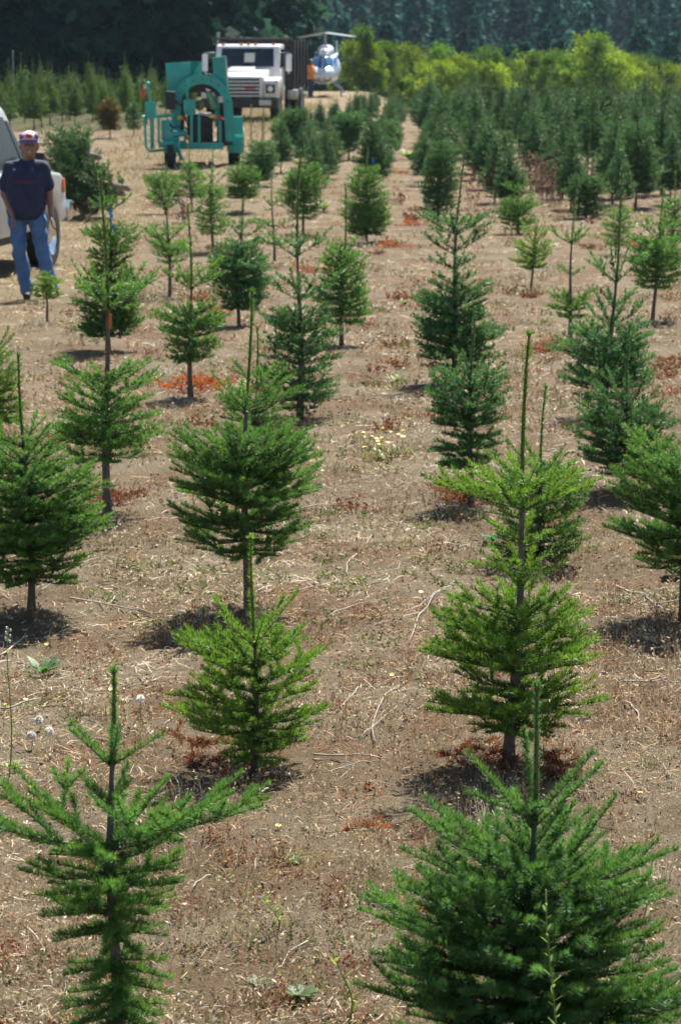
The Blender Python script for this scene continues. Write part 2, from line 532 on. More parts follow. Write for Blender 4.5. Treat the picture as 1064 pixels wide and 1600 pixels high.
# base pixel x, v; top pixel; upper whorls (v, reach px, rise px, n); dense crown profile (v, reach px); palette; label
FIRS = [
 (183, 1625, 180, 1040, [(1185, 72, 58, 5), (1250, 62, 42, 4), (1318, 215, 92, 6), (1335, 160, 60, 6), (1355, 150, 14, 9), (1380, 125, 4, 9), (1405, 110, 0, 8), (1428, 104, -4, 8), (1452, 88, -8, 8), (1490, 92, -8, 8), (1510, 74, -8, 7), (1535, 84, -12, 8), (1560, 102, -6, 9), (1582, 88, -12, 8), (1608, 74, -10, 7)], [], 'g',
  'slim young fir nearest the camera at lower left, its lower boughs well spaced'),
 (815, 1690, 835, 1060, [(1272, 115, 105, 5), (1320, 90, 70, 4), (1375, 175, 125, 7)], [(1400, 185), (1450, 220), (1520, 262), (1600, 268), (1655, 190)], 'm',
  'wide bushy blue-green fir nearest the camera at lower right'),
 (398, 1205, 397, 838, [(1010, 92, 75, 6)], [(1040, 105), (1080, 122), (1120, 116), (1160, 98), (1190, 62)], 'l',
  'squat bright lime-green fir standing just behind the slim nearest one'),
 (797, 1200, 825, 522, [(790, 140, 60, 5), (845, 78, 34, 5), (915, 98, 48, 6)], [(965, 105), (1010, 135), (1060, 145), (1105, 112), (1135, 70)], 'l',
  'tall bright green fir with a long bare spire behind the bushy blue-green one'),
 (385, 950, 392, 455, [(642, 95, 52, 5), (705, 80, 35, 4)], [(715, 110), (760, 142), (800, 138), (840, 110), (865, 75)], 'g',
  'broad layered fir with a bare lower trunk behind the squat lime-green fir'),
 (50, 955, 38, 555, [(700, 90, 52, 5)], [(725, 75), (780, 115), (830, 128), (870, 112), (905, 70)], 'g',
  'full round fir casting a dark shadow at the left picture edge, second row back'),
 (1066, 965, 1090, 610, [(755, 140, 70, 6)], [(760, 115), (800, 140), (850, 122), (885, 80)], 'g',
  'fir cut off by the right picture edge with a broad shadow beside it'),
 (172, 800, 165, 275, [(487, 85, 72, 4), (600, 72, 30, 5)], [(610, 70), (640, 88), (680, 98), (710, 85), (728, 50)], 'g',
  'fir with a very tall bare spire and a flaring skirt near the left edge'),
 (838, 885, 850, 605, [(740, 66, 52, 4)], [(760, 78), (800, 88), (840, 88), (875, 60)], 'g',
  'fir half hidden behind the tall bright green one, its spire just right of that one'),
 (733, 790, 737, 497, [(597, 66, 55, 5)], [(610, 70), (640, 76), (660, 55), (690, 60), (725, 42)], 'b',
  'two-tiered dark fir with red-brown dead boughs round its trunk'),
 (972, 765, 981, 510, [(645, 75, 58, 5)], [(660, 72), (690, 90), (720, 88), (745, 55)], 'b',
  'short-spired fir between the dense dark one and the right picture edge'),
 (467, 655, 470, 240, [(402, 62, 42, 4), (470, 66, 48, 5)], [(500, 52), (540, 66), (580, 72), (615, 66), (640, 40)], 'b',
  'dense dark fir with a tall spire beyond the broad layered one'),
 (402, 720, 402, 515, [(605, 60, 40, 4)], [(640, 62), (690, 62)], 'g',
  'small fir showing only its spire and top behind the broad layered one'),
 (948, 655, 968, 265, [(442, 62, 62, 5), (480, 40, 30, 5), (512, 66, 50, 6)], [(535, 70), (570, 86), (600, 86), (628, 60)], 'b',
  'large dense dark fir with a tall spire in the second row from the right'),
 (706, 600, 722, 235, [(367, 68, 34, 5), (395, 52, 30, 5), (420, 50, 24, 5), (445, 50, 22, 6)], [(460, 44), (490, 52), (520, 66), (550, 68), (572, 45)], 'b',
  'tapering many-layered fir behind the two-tiered dark one in the centre row'),
 (300, 620, 297, 325, [(452, 68, 42, 4), (495, 46, 22, 5)], [(500, 46), (525, 52), (550, 44), (564, 24)], 'g',
  'small topiary-like fir on a bare trunk above orange dead boughs'),
 (-2, 690, -16, 400, [(560, 52, 42, 4)], [(570, 42), (600, 46), (640, 46), (665, 30)], 'l',
  'fir cut off by the left picture edge behind the full round one'),
 (172, 548, 175, 255, [(332, 38, 24, 4)], [(370, 36), (398, 42), (425, 26), (450, 46), (480, 56), (510, 50), (528, 30)], 'g',
  'two-tiered fir marked with blue tape near the man'),
 (535, 540, 540, 290, [(402, 32, 32, 4)], [(405, 30), (420, 44), (440, 34), (470, 46), (502, 34)], 'g',
  'slender fir in two tiers right of the tall-spired dense dark one'),
 (373, 510, 380, 315, [(372, 42, 32, 4)], [(390, 30), (430, 52), (460, 52), (482, 30)], 'b',
  'dark rounded fir beyond the one with orange dead boughs'),
 (265, 465, 262, 265, [(330, 42, 52, 4), (378, 46, 32, 5)], [(395, 36), (414, 24)], 'g',
  'spindly fir with raised arms and a small skirt left of the middle rows'),
 (428, 410, 425, 270, [(322, 26, 14, 4), (355, 36, 8, 5), (382, 42, 6, 6)], [], 'g',
  'thin sparse fir with three separate rings of boughs'),
 (332, 392, 332, 235, [(290, 32, 26, 4)], [(300, 22), (330, 28), (358, 28), (371, 15)], 'g',
  'neat small fir with a short bare trunk in front of the teal machine'),
 (475, 365, 476, 210, [], [(265, 20), (290, 36), (320, 32), (342, 20)], 'g',
  'round green fir on a bare trunk beyond the thin sparse one'),
 (572, 378, 575, 235, [], [(270, 20), (310, 36), (340, 40), (370, 28)], 'g',
  'bushy fir beside the blue and white stake'),
 (685, 345, 690, 180, [], [(230, 20), (270, 30), (310, 32), (337, 22)], 'b',
  'narrow fir beyond the tapering many-layered one at the centre path'),
 (829, 457, 840, 345, [(382, 32, 34, 5)], [(390, 32), (405, 32), (422, 18)], 'l',
  'very small ball-shaped fir on a thin bare trunk'),
 (888, 530, 897, 300, [(382, 42, 26, 4), (430, 30, 14, 4), (470, 46, 16, 5)], [(480, 36), (500, 24)], 'g',
  'sparse see-through fir left of the large dense dark one'),
 (1020, 500, 1035, 300, [(372, 46, 32, 5)], [(390, 42), (420, 46), (440, 36), (452, 20)], 'g',
  'umbrella-shaped fir on a bare trunk near the right edge'),
 (808, 365, 812, 255, [(302, 30, 22, 4)], [(320, 28), (345, 34), (362, 20)], 'g',
  'low green fir in front of the brown dried weeds'),
 (782, 308, 790, 190, [], [(212, 12), (250, 22), (280, 30), (302, 24)], 'b',
  'dark fir standing between the red dock stalk and the brown dried weeds'),
 (915, 340, 920, 195, [(258, 26, 15, 5)], [(285, 26), (310, 34), (337, 26)], 'b',
  'two-tiered dark fir just right of the brown dried weeds'),
 (992, 325, 998, 165, [], [(200, 20), (240, 32), (270, 42), (305, 35)], 'b',
  'large dark fir at the front of the far rows on the right'),
 (962, 398, 975, 300, [], [(335, 18), (362, 28), (384, 20)], 'g',
  'low fir peeping out behind the spire of the large dense dark fir'),
 (1050, 400, 1052, 270, [], [(318, 20), (350, 32), (378, 22)], 'g',
  'green fir at the right edge behind the umbrella-shaped one'),
 (75, 503, 72, 425, [], [(432, 10), (448, 24), (466, 20)], 'l',
  'tiny lime-green seedling fir at the feet of the man'),
 (380, 332, 380, 222, [], [(268, 20), (295, 34), (314, 24)], 'g',
  'low green fir between the teal machine and the thin sparse fir'),
 (405, 292, 412, 180, [], [(228, 18), (260, 34), (282, 22)], 'b',
  'blue-green fir just right of the wheel guard of the teal machine'),
 (592, 268, 605, 165, [], [(195, 18), (222, 30), (248, 22)], 'b',
  'fir beyond the blue and white stake, left of the centre path'),
 (512, 278, 515, 180, [], [(218, 20), (248, 26), (270, 18)], 'b',
  'dark fir behind the round green one on a bare trunk'),
 (545, 250, 547, 155, [], [(188, 26), (214, 28), (237, 12)], 'b',
  'dark fir on a bare trunk in line below the helicopter'),
 (462, 242, 464, 155, [], [(180, 18), (205, 30), (230, 22)], 'b',
  'fir standing just right of the dump truck front wheel'),
 (437, 227, 439, 178, [], [(190, 13), (203, 18), (217, 10)], 'g',
  'stunted little fir in front of the dump truck bumper'),
 (258, 335, 255, 245, [], [(280, 22), (300, 32), (322, 20)], 'g',
  'low green fir in front of the small jockey wheel of the teal machine'),
 (300, 330, 295, 215, [], [(262, 14), (290, 24), (308, 16)], 'g',
  'slim fir in front of the middle of the teal machine'),
 (172, 216, 172, 150, [], [(160, 10), (178, 20), (203, 15)], 'o',
  'brown dying fir at the front of the left field'),
 (210, 212, 211, 155, [], [(165, 8), (182, 15), (202, 12)], 'b',
  'dark little fir beside the brown dying one'),
]
FIR_POS = []
def plant_firs():
    for (u, v, tu, tv, W, C, p, label) in FIRS:
        x, y, s = at(u, v)
        rng = np.random.default_rng(int(abs(u) * 7 + v))
        z0 = float(gz(x, y))
        H = (v - tv) / s
        lod = lod_for(y)
        root = empty('fir_tree', (x, y, z0))
        tag(root, label, 'fir tree', 'young firs in the near rows')
        w = [((v - a) / s, b / s, c / s, n) for (a, b, c, n) in W]
        c = [((v - a) / s, b / s) for (a, b) in C]
        build_fir('fir', H, (tu - u) / s, w, c, rng, lod, PALS[p], root, split=(y < 14.5), tr=0.010 + 0.008 * H,
                  seg_len=0.13 if y < 22 else 0.115)
        FIR_POS.append((x, y))
plant_firs()

# ------------------------------------------------------------------ ground cover (uncountable litter, dry weeds, crumbs)
def vnoise(x, y, seed=0):
    def h(i, j):
        n = np.sin(i * 127.1 + j * 311.7 + seed * 74.7) * 43758.5453
        return n - np.floor(n)
    i, j = np.floor(x), np.floor(y)
    fx, fy = x - i, y - j
    fx = fx * fx * (3 - 2 * fx); fy = fy * fy * (3 - 2 * fy)
    return (h(i, j) * (1 - fx) + h(i + 1, j) * fx) * (1 - fy) + (h(i, j + 1) * (1 - fx) + h(i + 1, j + 1) * fx) * fy

def fbm(x, y, seed=0):
    return 0.5 * vnoise(x, y, seed) + 0.3 * vnoise(x * 2.1, y * 2.1, seed + 1) + 0.2 * vnoise(x * 4.3, y * 4.3, seed + 2)

def scatter(n, y0, y1, rng, power=1.6):
    """points over the field in front, thinning with distance"""
    a, b = y0 ** (1 - power), y1 ** (1 - power)
    y = (a + rng.random(n) * (b - a)) ** (1 / (1 - power))
    x = (rng.random(n) * 2 - 1) * (0.135 * y + 0.9)
    return x, y

def pick(rng, n, cols, w):
    k = rng.choice(len(cols), n, p=np.array(w) / sum(w))
    return np.array(cols)[k] * (0.75 + 0.5 * rng.random((n, 1)))

STRAW = [(0.55, 0.46, 0.33), (0.66, 0.60, 0.50), (0.42, 0.31, 0.19), (0.31, 0.15, 0.07), (0.24, 0.18, 0.12), (0.50, 0.40, 0.22), (0.36, 0.34, 0.15)]

def straw_litter():
    rng = np.random.default_rng(5)
    n = 108000
    x, y = scatter(n, 6.6, 90, rng, 1.62)
    keep = rng.random(n) < 0.22 + 0.95 * sstep(0.40, 0.58, fbm(x * 0.9, y * 0.9, 3))
    x, y = x[keep], y[keep]; n = len(x)
    f = np.clip(y / 11, 0.8, 3.6)
    L = (0.018 + 0.075 * rng.random(n) ** 2.4) * f ** 0.6
    w = (0.0016 + 0.0030 * rng.random(n) ** 1.5) * f ** 0.95
    a = rng.random(n) * 6.283
    d = np.stack([np.cos(a), np.sin(a), rng.normal(0.05, 0.22, n)], 1)
    s = np.stack([-np.sin(a), np.cos(a), rng.normal(0, 0.3, n)], 1)
    z = gz(x, y) + 0.003 + 0.014 * rng.random(n) ** 2
    c0 = np.stack([x, y, z], 1)
    bend = s * (rng.normal(0, 0.07, n) * L)[:, None]
    p0 = c0 - d * L[:, None] * 0.5; p2 = c0 + d * L[:, None] * 0.5; p1 = c0 + bend + np.array([0, 0, 0.004])
    hw = s * (w * 0.5)[:, None]
    V = np.stack([p0 - hw * .6, p0 + hw * .6, p1 - hw, p1 + hw, p2 - hw * .4, p2 + hw * .4], 1).reshape(-1, 3)
    b = (np.arange(n) * 6)[:, None]
    F = np.concatenate([b + np.array([0, 1, 3, 2]), b + np.array([2, 3, 5, 4])]).reshape(-1, 4)
    tr = track_mask(x, y)
    c = pick(rng, n, STRAW, [5, 3.2, 4, 2.6, 2.4, 3, 1.2])
    rust = sstep(0.5, 0.66, fbm(x * 1.3, y * 1.3, 17))[:, None]
    c = c * (1 - 0.55 * rust) + np.array([0.34, 0.16, 0.075]) * 0.55 * rust
    c = c * (1 - tr[:, None]) + pick(rng, n, [(0.56, 0.44, 0.22), (0.66, 0.55, 0.33)], [1, 1]) * tr[:, None]
    me = npmesh('straw_litter', V, F, [M_DRY], col=np.repeat(c, 6, axis=0))
    tag(add('straw_litter', me), 'loose pale straw and dead needle litter covering the soil', 'straw', kind='stuff')

def soil_crumbs():
    rng = np.random.default_rng(6)
    n = 8500
    x, y = scatter(n, 6.6, 26, rng, 1.9)
    r = (0.0018 + 0.006 * rng.random(n) ** 3) * np.clip(y / 10, 0.8, 2)
    oc = np.array([[1, 0, 0], [0, 1, 0], [-1, 0, 0], [0, -1, 0], [0, 0, 1], [0, 0, -1]], float)
    V = oc[None] * r[:, None, None] * (0.6 + 0.8 * rng.random((n, 6, 1)))
    V[:, :, 2] *= 0.8
    V = V + np.stack([x, y, gz(x, y) + r * 0.35], 1)[:, None, :]
    t = np.array([[0, 1, 4], [1, 2, 4], [2, 3, 4], [3, 0, 4], [1, 0, 5], [2, 1, 5], [3, 2, 5], [0, 3, 5]])
    F = ((np.arange(n) * 6)[:, None, None] + t[None]).reshape(-1, 3)
    c = pick(rng, n, [(0.32, 0.22, 0.14), (0.20, 0.13, 0.08), (0.45, 0.36, 0.26), (0.10, 0.065, 0.045)], [4, 3, 2, 1.2])
    me = npmesh('soil_crumbs', V.reshape(-1, 3), F, [M_DRY], col=np.repeat(c, 6, axis=0))
    tag(add('soil_crumbs', me), 'small crumbs of brown soil scattered over the ground', 'soil', kind='stuff')

def stalk_cover(name, label, n_clump, stems, h, cols, wts, seed, nscale, thr, spread=0.10, leafy=0.5, y1=60, leafsize=0.011, power=1.9):
    """clumps of thin weed stalks with bits of leaf and seed on them"""
    rng = np.random.default_rng(seed)
    x, y = scatter(n_clump * 4, 6.7, y1, rng, power)
    keep = fbm(x * nscale, y * nscale, seed) > thr
    x, y = x[keep][:n_clump], y[keep][:n_clump]
    tr = track_mask(x, y) < 0.4
    x, y = x[tr], y[tr]
    cl = len(x)
    cc = pick(rng, cl, cols, wts)
    idx = np.repeat(np.arange(cl), rng.integers(max(2, stems // 2), stems * 2, cl))
    n = len(idx)
    a = rng.random(n) * 6.283
    f = np.clip(y[idx] / 11, 0.85, 3)
    rr = spread * rng.random(n) ** 0.7 * np.sqrt(f)
    bx, by = x[idx] + np.cos(a) * rr, y[idx] + np.sin(a) * rr
    hh = h * (0.35 + 0.9 * rng.random(n)) * (0.7 + 0.6 * rng.random(cl))[idx]
    a2 = a + rng.normal(0, 1.0, n)
    lean = hh * np.abs(rng.normal(0.35, 0.3, n))
    p0 = np.stack([bx, by, gz(bx, by) - 0.004], 1)
    p1 = p0 + np.stack([np.cos(a2) * lean * 0.35, np.sin(a2) * lean * 0.35, hh * 0.6], 1)
    p2 = p0 + np.stack([np.cos(a2) * lean, np.sin(a2) * lean, hh], 1)
    w = 0.0008 * (0.7 + 0.8 * rng.random(n)) * f
    sd = np.stack([-np.sin(a2 + 1), np.cos(a2 + 1), np.zeros(n)], 1) * w[:, None]
    SVt = np.stack([p0 - sd, p0 + sd, p1 - sd * .8, p1 + sd * .8, p2], 1).reshape(-1, 3)
    b = (np.arange(n) * 5)[:, None]
    T = np.concatenate([b + np.array([0, 1, 3]), b + np.array([0, 3, 2]), b + np.array([2, 3, 4])])
    c = cc[idx] * (0.7 + 0.6 * rng.random((n, 1)))
    # bits
    nb = int(n * leafy * 4)
    k = rng.integers(0, n, nb)
    t = 0.15 + 0.85 * rng.random(nb)
    q = np.where((t < 0.6)[:, None], p0[k] + (p1 - p0)[k] * (t / 0.6)[:, None], p1[k] + (p2 - p1)[k] * ((t - 0.6) / 0.4)[:, None])
    ls = leafsize * (0.4 + 0.9 * rng.random(nb)) * f[k] ** 0.8
    dv = unit(rng.normal(0, 1, (nb, 3)) + np.array([0, 0, 0.4]))
    wv = unit(np.cross(dv, rng.normal(0, 1, (nb, 3)))) * (ls * 0.26)[:, None]
    LV = np.stack([q, q + dv * (ls * 0.5)[:, None] + wv, q + dv * ls[:, None], q + dv * (ls * 0.5)[:, None] - wv], 1).reshape(-1, 3)
    lb = (np.arange(nb) * 4)[:, None] + len(SVt)
    T2 = np.concatenate([lb + np.array([0, 1, 2]), lb + np.array([0, 2, 3])])
    lc = cc[idx][k] * (0.6 + 0.8 * rng.random((nb, 1)))
    me = npmesh(name, np.concatenate([SVt, LV]), np.concatenate([T, T2]), [M_DRY],
                col=np.concatenate([np.repeat(c, 5, axis=0), np.repeat(lc, 4, axis=0)]))
    tag(add(name, me), label, 'weeds', kind='stuff')

straw_litter()
soil_crumbs()
stalk_cover('dry_grass', 'thin dry tan grass stalks standing in tufts over the field', 3300, 7, 0.085,
            [(0.48, 0.38, 0.22), (0.36, 0.28, 0.16), (0.55, 0.48, 0.34)], [3, 2, 2], 21, 0.8, 0.45, 0.09, 0.5, leafsize=0.014, y1=85, power=1.85)
stalk_cover('rusty_weeds', 'low rust-red dried weeds growing between the rows', 1900, 8, 0.06,
            [(0.27, 0.11, 0.05), (0.21, 0.075, 0.045), (0.32, 0.18, 0.085), (0.20, 0.13, 0.075)], [3, 1, 3, 3], 22, 0.9, 0.47, 0.10, 0.8, leafsize=0.012, power=1.8)
stalk_cover('olive_weeds', 'low dull green weeds scattered between the rows', 900, 8, 0.045,
            [(0.24, 0.25, 0.10), (0.18, 0.22, 0.08), (0.34, 0.32, 0.15)], [3, 2, 2], 23, 0.8, 0.54, 0.08, 1.5, leafsize=0.015, y1=85, power=1.5)

def mown_grass():
    rng = np.random.default_rng(44)
    n = 60000
    y = 26 * (120 / 26) ** rng.random(n)
    x = np.interp(y, [20, 50, 90, 150], [-4.8, -4.1, -3.5, -0.6]) + rng.uniform(-3.2, 3.2, n)
    k = (track_mask(x, y) > 0.25 + 0.5 * rng.random(n)) & (np.abs(x) < 0.1126 * y + 1.0)
    x, y = x[k], y[k]; n = len(x)
    f = np.clip(y / 40, 0.8, 2.2)
    h = (0.02 + 0.06 * rng.random(n) ** 2) * f
    a = rng.random(n) * 6.283
    p = np.stack([x, y, gz(x, y) - 0.003], 1)
    w = np.stack([np.cos(a), np.sin(a), np.zeros(n)], 1) * (0.005 * f * (0.6 + 0.8 * rng.random(n)))[:, None]
    t = p + np.stack([rng.normal(0, 0.6, n) * h, rng.normal(0, 0.6, n) * h, h], 1)
    V = np.stack([p - w, p + w, t], 1).reshape(-1, 3)
    c = pick(rng, n, [(0.50, 0.40, 0.22), (0.40, 0.30, 0.15), (0.58, 0.50, 0.33), (0.26, 0.23, 0.09)], [4, 3, 2, 1.5])
    patch = (0.65 + 0.6 * fbm(x * 0.7, y * 0.35, 8))[:, None]
    me = npmesh('mown_grass', V, np.arange(n * 3).reshape(-1, 3), [M_DRY], col=np.repeat(c * patch, 3, axis=0))
    tag(add('mown_grass', me), 'short straw-coloured mown grass on the vehicle lane', 'grass', kind='stuff')
mown_grass()

stalk_cover('straw_tufts', 'pale matted tufts of dead grass standing between the rows', 800, 24, 0.10,
            [(0.52, 0.43, 0.28), (0.60, 0.53, 0.40), (0.40, 0.29, 0.17)], [3, 2, 3], 61, 0.6, 0.46, 0.085, 0.35, leafsize=0.018, y1=80, power=1.5)
stalk_cover('sorrel_clumps', 'bright red-brown sorrel clumps dotted between the rows', 140, 20, 0.07,
            [(0.28, 0.095, 0.045), (0.21, 0.06, 0.04), (0.30, 0.15, 0.065)], [3, 2, 3], 62, 0.5, 0.46, 0.075, 1.3, leafsize=0.016, y1=60, power=1.6)

# ------------------------------------------------------------------ far rows of firs
def far_field():
    protos = []
    rng = np.random.default_rng(77)
    for i in range(9):
        root = empty('fir_tree', (0, 0, 0))
        H = [1.75, 2.0, 1.6, 1.9, 2.15, 1.7, 1.85, 1.65, 2.05][i]
        ct = H * (0.62 + 0.06 * rng.random())
        r = 0.38 + 0.10 * rng.random()
        cr = [(ct, 0.14), (H * 0.48, r * 0.66), (H * 0.3, r), (H * 0.17, r * 0.8)]
        wh = [(H * 0.76, 0.17, 0.13, 4), (H * 0.69, 0.2, 0.12, 5)]
        build_fir('f', H, rng.normal(0, 0.04), wh, cr, rng, lod_for(65), ((0.022, 0.058, 0.034), (0.060, 0.145, 0.066), (0.030, 0.095, 0.070)) if i < 6 else ((0.024, 0.062, 0.018), (0.070, 0.145, 0.038), (0.04, 0.10, 0.04)), root, tr=0.022, seg_len=0.13)
        protos.append(root)
    used = set()
    cnt = [0, 0]
    def put(i, x, y, sc, label, group):
        if i in used:
            o = copy_tree(protos[i])
        else:
            o = protos[i]; used.add(i)
        o.location = (x, y, float(gz(x, y)) - 0.02)
        o.rotation_euler = (0, 0, rng.random() * 6.28)
        o.scale = (sc * (1 + 0.1 * rng.normal()), sc * (1 + 0.1 * rng.normal()), sc)
        tag(o, label, 'fir tree', group)
    h = math.atan((655 - CX) / FOC)
    nth = ['first', 'second', 'third', 'fourth', 'fifth', 'sixth', 'seventh', 'eighth', 'ninth', 'tenth', 'eleventh', 'twelfth', 'thirteenth', 'fourteenth', 'fifteenth']
    def row_label(k, yy):
        w = 'near end' if yy < 72 else ('middle' if yy < 94 else 'far end')
        return 'blue-green fir at the %s of the %s far row %s of the centre path' % (w, nth[k] if k >= 0 else nth[-k - 1], 'right' if k >= 0 else 'left')
    # right of the lane: straight rows running away
    for k in range(-5, 15):
        for s in np.arange(47 if k > 0 else 52, 116, 2.3):
            lat = 0.28 + k * 0.97 + rng.normal(0, 0.13)
            yy = s + rng.normal(0, 0.55)
            xx = lat + yy * math.tan(h)
            if rng.random() < (0.10 if k > 0 else 0.22): continue
            if abs(xx) > yy * 0.1126 + 0.6: continue
            if track_mask(xx, yy) > 0.2: continue
            if any((xx - a) ** 2 + (yy - b) ** 2 < 0.8 for a, b in FIR_POS): continue
            u = CX + FOC * xx / yy
            if (yy > 88 and u < 560) or u < 435: continue
            sc = 0.64 + 0.40 * rng.random()
            lim = 70 if u > 600 else 62 + 22 * (1 - sstep(470, 600, u))
            sc = min(sc, (2.53 - 0.22 - lim * yy / FOC * (0.9 + 0.2 * rng.random())) / 1.85) if u < 640 else sc
            put(int(rng.integers(0, 6)), xx, yy, float(sc), row_label(k, yy), 'firs in the far rows on the right')
            cnt[0] += 1
    # left of the lane: a thicker, lighter plantation
    for k in range(9):
        for s in np.arange(84, 110, 2.5):
            yy = s + rng.normal(0, 0.5)
            xx = -5.6 - k * 0.95 + rng.normal(0, 0.15)
            if abs(xx) > yy * 0.1126 + 0.6 or rng.random() < 0.1: continue
            if track_mask(xx, yy) > 0.2: continue
            put(6 + int(rng.integers(0, 3)), xx, yy, 0.72 + 0.3 * rng.random(), 'light green fir in the left plantation before the dark wood', 'firs of the left plantation')
            cnt[1] += 1
    print('far firs', cnt)
far_field()

# ------------------------------------------------------------------ woods behind
def spray_mesh(name, P, D, size, col, rng, mats, droop=0.15):
    """many small leaf-like faces at P pointing along D"""
    n = len(P)
    D = unit(D + rng.normal(0, 0.35, (n, 3)) - np.array([0, 0, droop]))
    S = unit(np.cross(D, rng.normal(0, 1, (n, 3))))
    L = size * (0.5 + 0.9 * rng.random(n))
    w = (L * (0.28 + 0.2 * rng.random(n)))[:, None]
    V = np.stack([P, P + D * (L * .5)[:, None] + S * w, P + D * L[:, None], P + D * (L * .5)[:, None] - S * w], 1).reshape(-1, 3)
    F = np.arange(n * 4).reshape(-1, 4)
    return npmesh(name, V, F, mats, col=np.repeat(col, 4, axis=0))

def conifer_proto(H, R, rng, cols, n_whorl, per, leaves, base=0.06):
    root = empty('conifer', (0, 0, 0))
    pts = [(0.05 * math.sin(k), 0.05 * math.cos(k * 1.3), z) for k, z in enumerate(np.linspace(-0.5, H * 0.97, 8))]
    add('trunk', stem_mesh('trunk', pts, np.linspace(H * 0.016, 0.02, 8), 6, [M_BARK], 0.03, rng), root)
    P, D, C = [], [], []
    cols = np.array(cols)
    for i in range(n_whorl):
        t = (i + rng.random() * 0.7) / n_whorl
        z = H * (base + (1 - base) * t)
        r = R * (1 - t) ** 0.8 * (0.8 + 0.35 * rng.random()) + 0.12
        for k in range(per):
            az = rng.random() * 6.283
            rr = r * (0.65 + 0.5 * rng.random())
            m = max(4, int(leaves * (0.35 + rr / R)))
            s = rng.random(m) ** 0.65
            dv = np.array([math.cos(az), math.sin(az), 0])
            sv = np.array([-dv[1], dv[0], 0])
            off = (rng.random(m) * 2 - 1) * 0.22 * rr * (0.3 + s)
            p = dv * (rr * s)[:, None] + sv * off[:, None]
            p[:, 2] = z + rr * (0.10 - 0.42 * s ** 1.6 + 0.14 * np.maximum(0, s - 0.7)) + rng.normal(0, 0.05 * R / 2, m)
            P.append(p); D.append(dv + sv * np.sign(off)[:, None] * 0.7)
            cc = cols[rng.integers(0, len(cols))] * (0.7 + 0.6 * rng.random())
            C.append(np.tile(cc, (m, 1)) * (0.8 + 0.4 * rng.random((m, 1))))
    P, D, C = np.concatenate(P), np.concatenate(D), np.concatenate(C)
    add('crown', spray_mesh('crown', P, D, R * 0.20, C, rng, [M_FAR], 0.3), root)
    return root

def leafy_proto(H, R, rng, cols, n_lobe, leaves):
    root = empty('leafy_tree', (0, 0, 0))
    pts = [(0.08 * math.sin(k * 1.1), 0.06 * math.cos(k), z) for k, z in enumerate(np.linspace(-0.5, H * 0.7, 7))]
    add('trunk', stem_mesh('trunk', pts, np.linspace(0.10, 0.03, 7), 6, [M_BARK], 0.03, rng), root)
    P, D, C = [], [], []
    cols = np.array(cols)
    for i in range(n_lobe):
        az = rng.random() * 6.283; t = rng.random()
        z = H * (0.18 + 0.76 * t)
        rad = R * (0.25 + 0.75 * math.sin(math.pi * min(1, 0.2 + 0.75 * t))) * rng.random() ** 0.5 * 0.85
        c0 = np.array([math.cos(az) * rad, math.sin(az) * rad, z])
        lr = R * (0.16 + 0.24 * rng.random())
        m = int(leaves * (0.6 + 0.8 * rng.random()))
        g = unit(rng.normal(0, 1, (m, 3)))
        p = c0 + g * (lr * rng.random(m) ** 0.6 * 1.25)[:, None] * np.array([1, 1, 0.8])
        P.append(p); D.append(g + np.array([0, 0, 0.3]))
        cc = cols[rng.integers(0, len(cols))] * (0.75 + 0.5 * rng.random())
        C.append(np.tile(cc, (m, 1)) * (0.75 + 0.5 * rng.random((m, 1))))
    add('crown', spray_mesh('crown', np.concatenate(P), np.concatenate(D), 0.15, np.concatenate(C), rng, [M_SCRUB], 0.0), root)
    return root

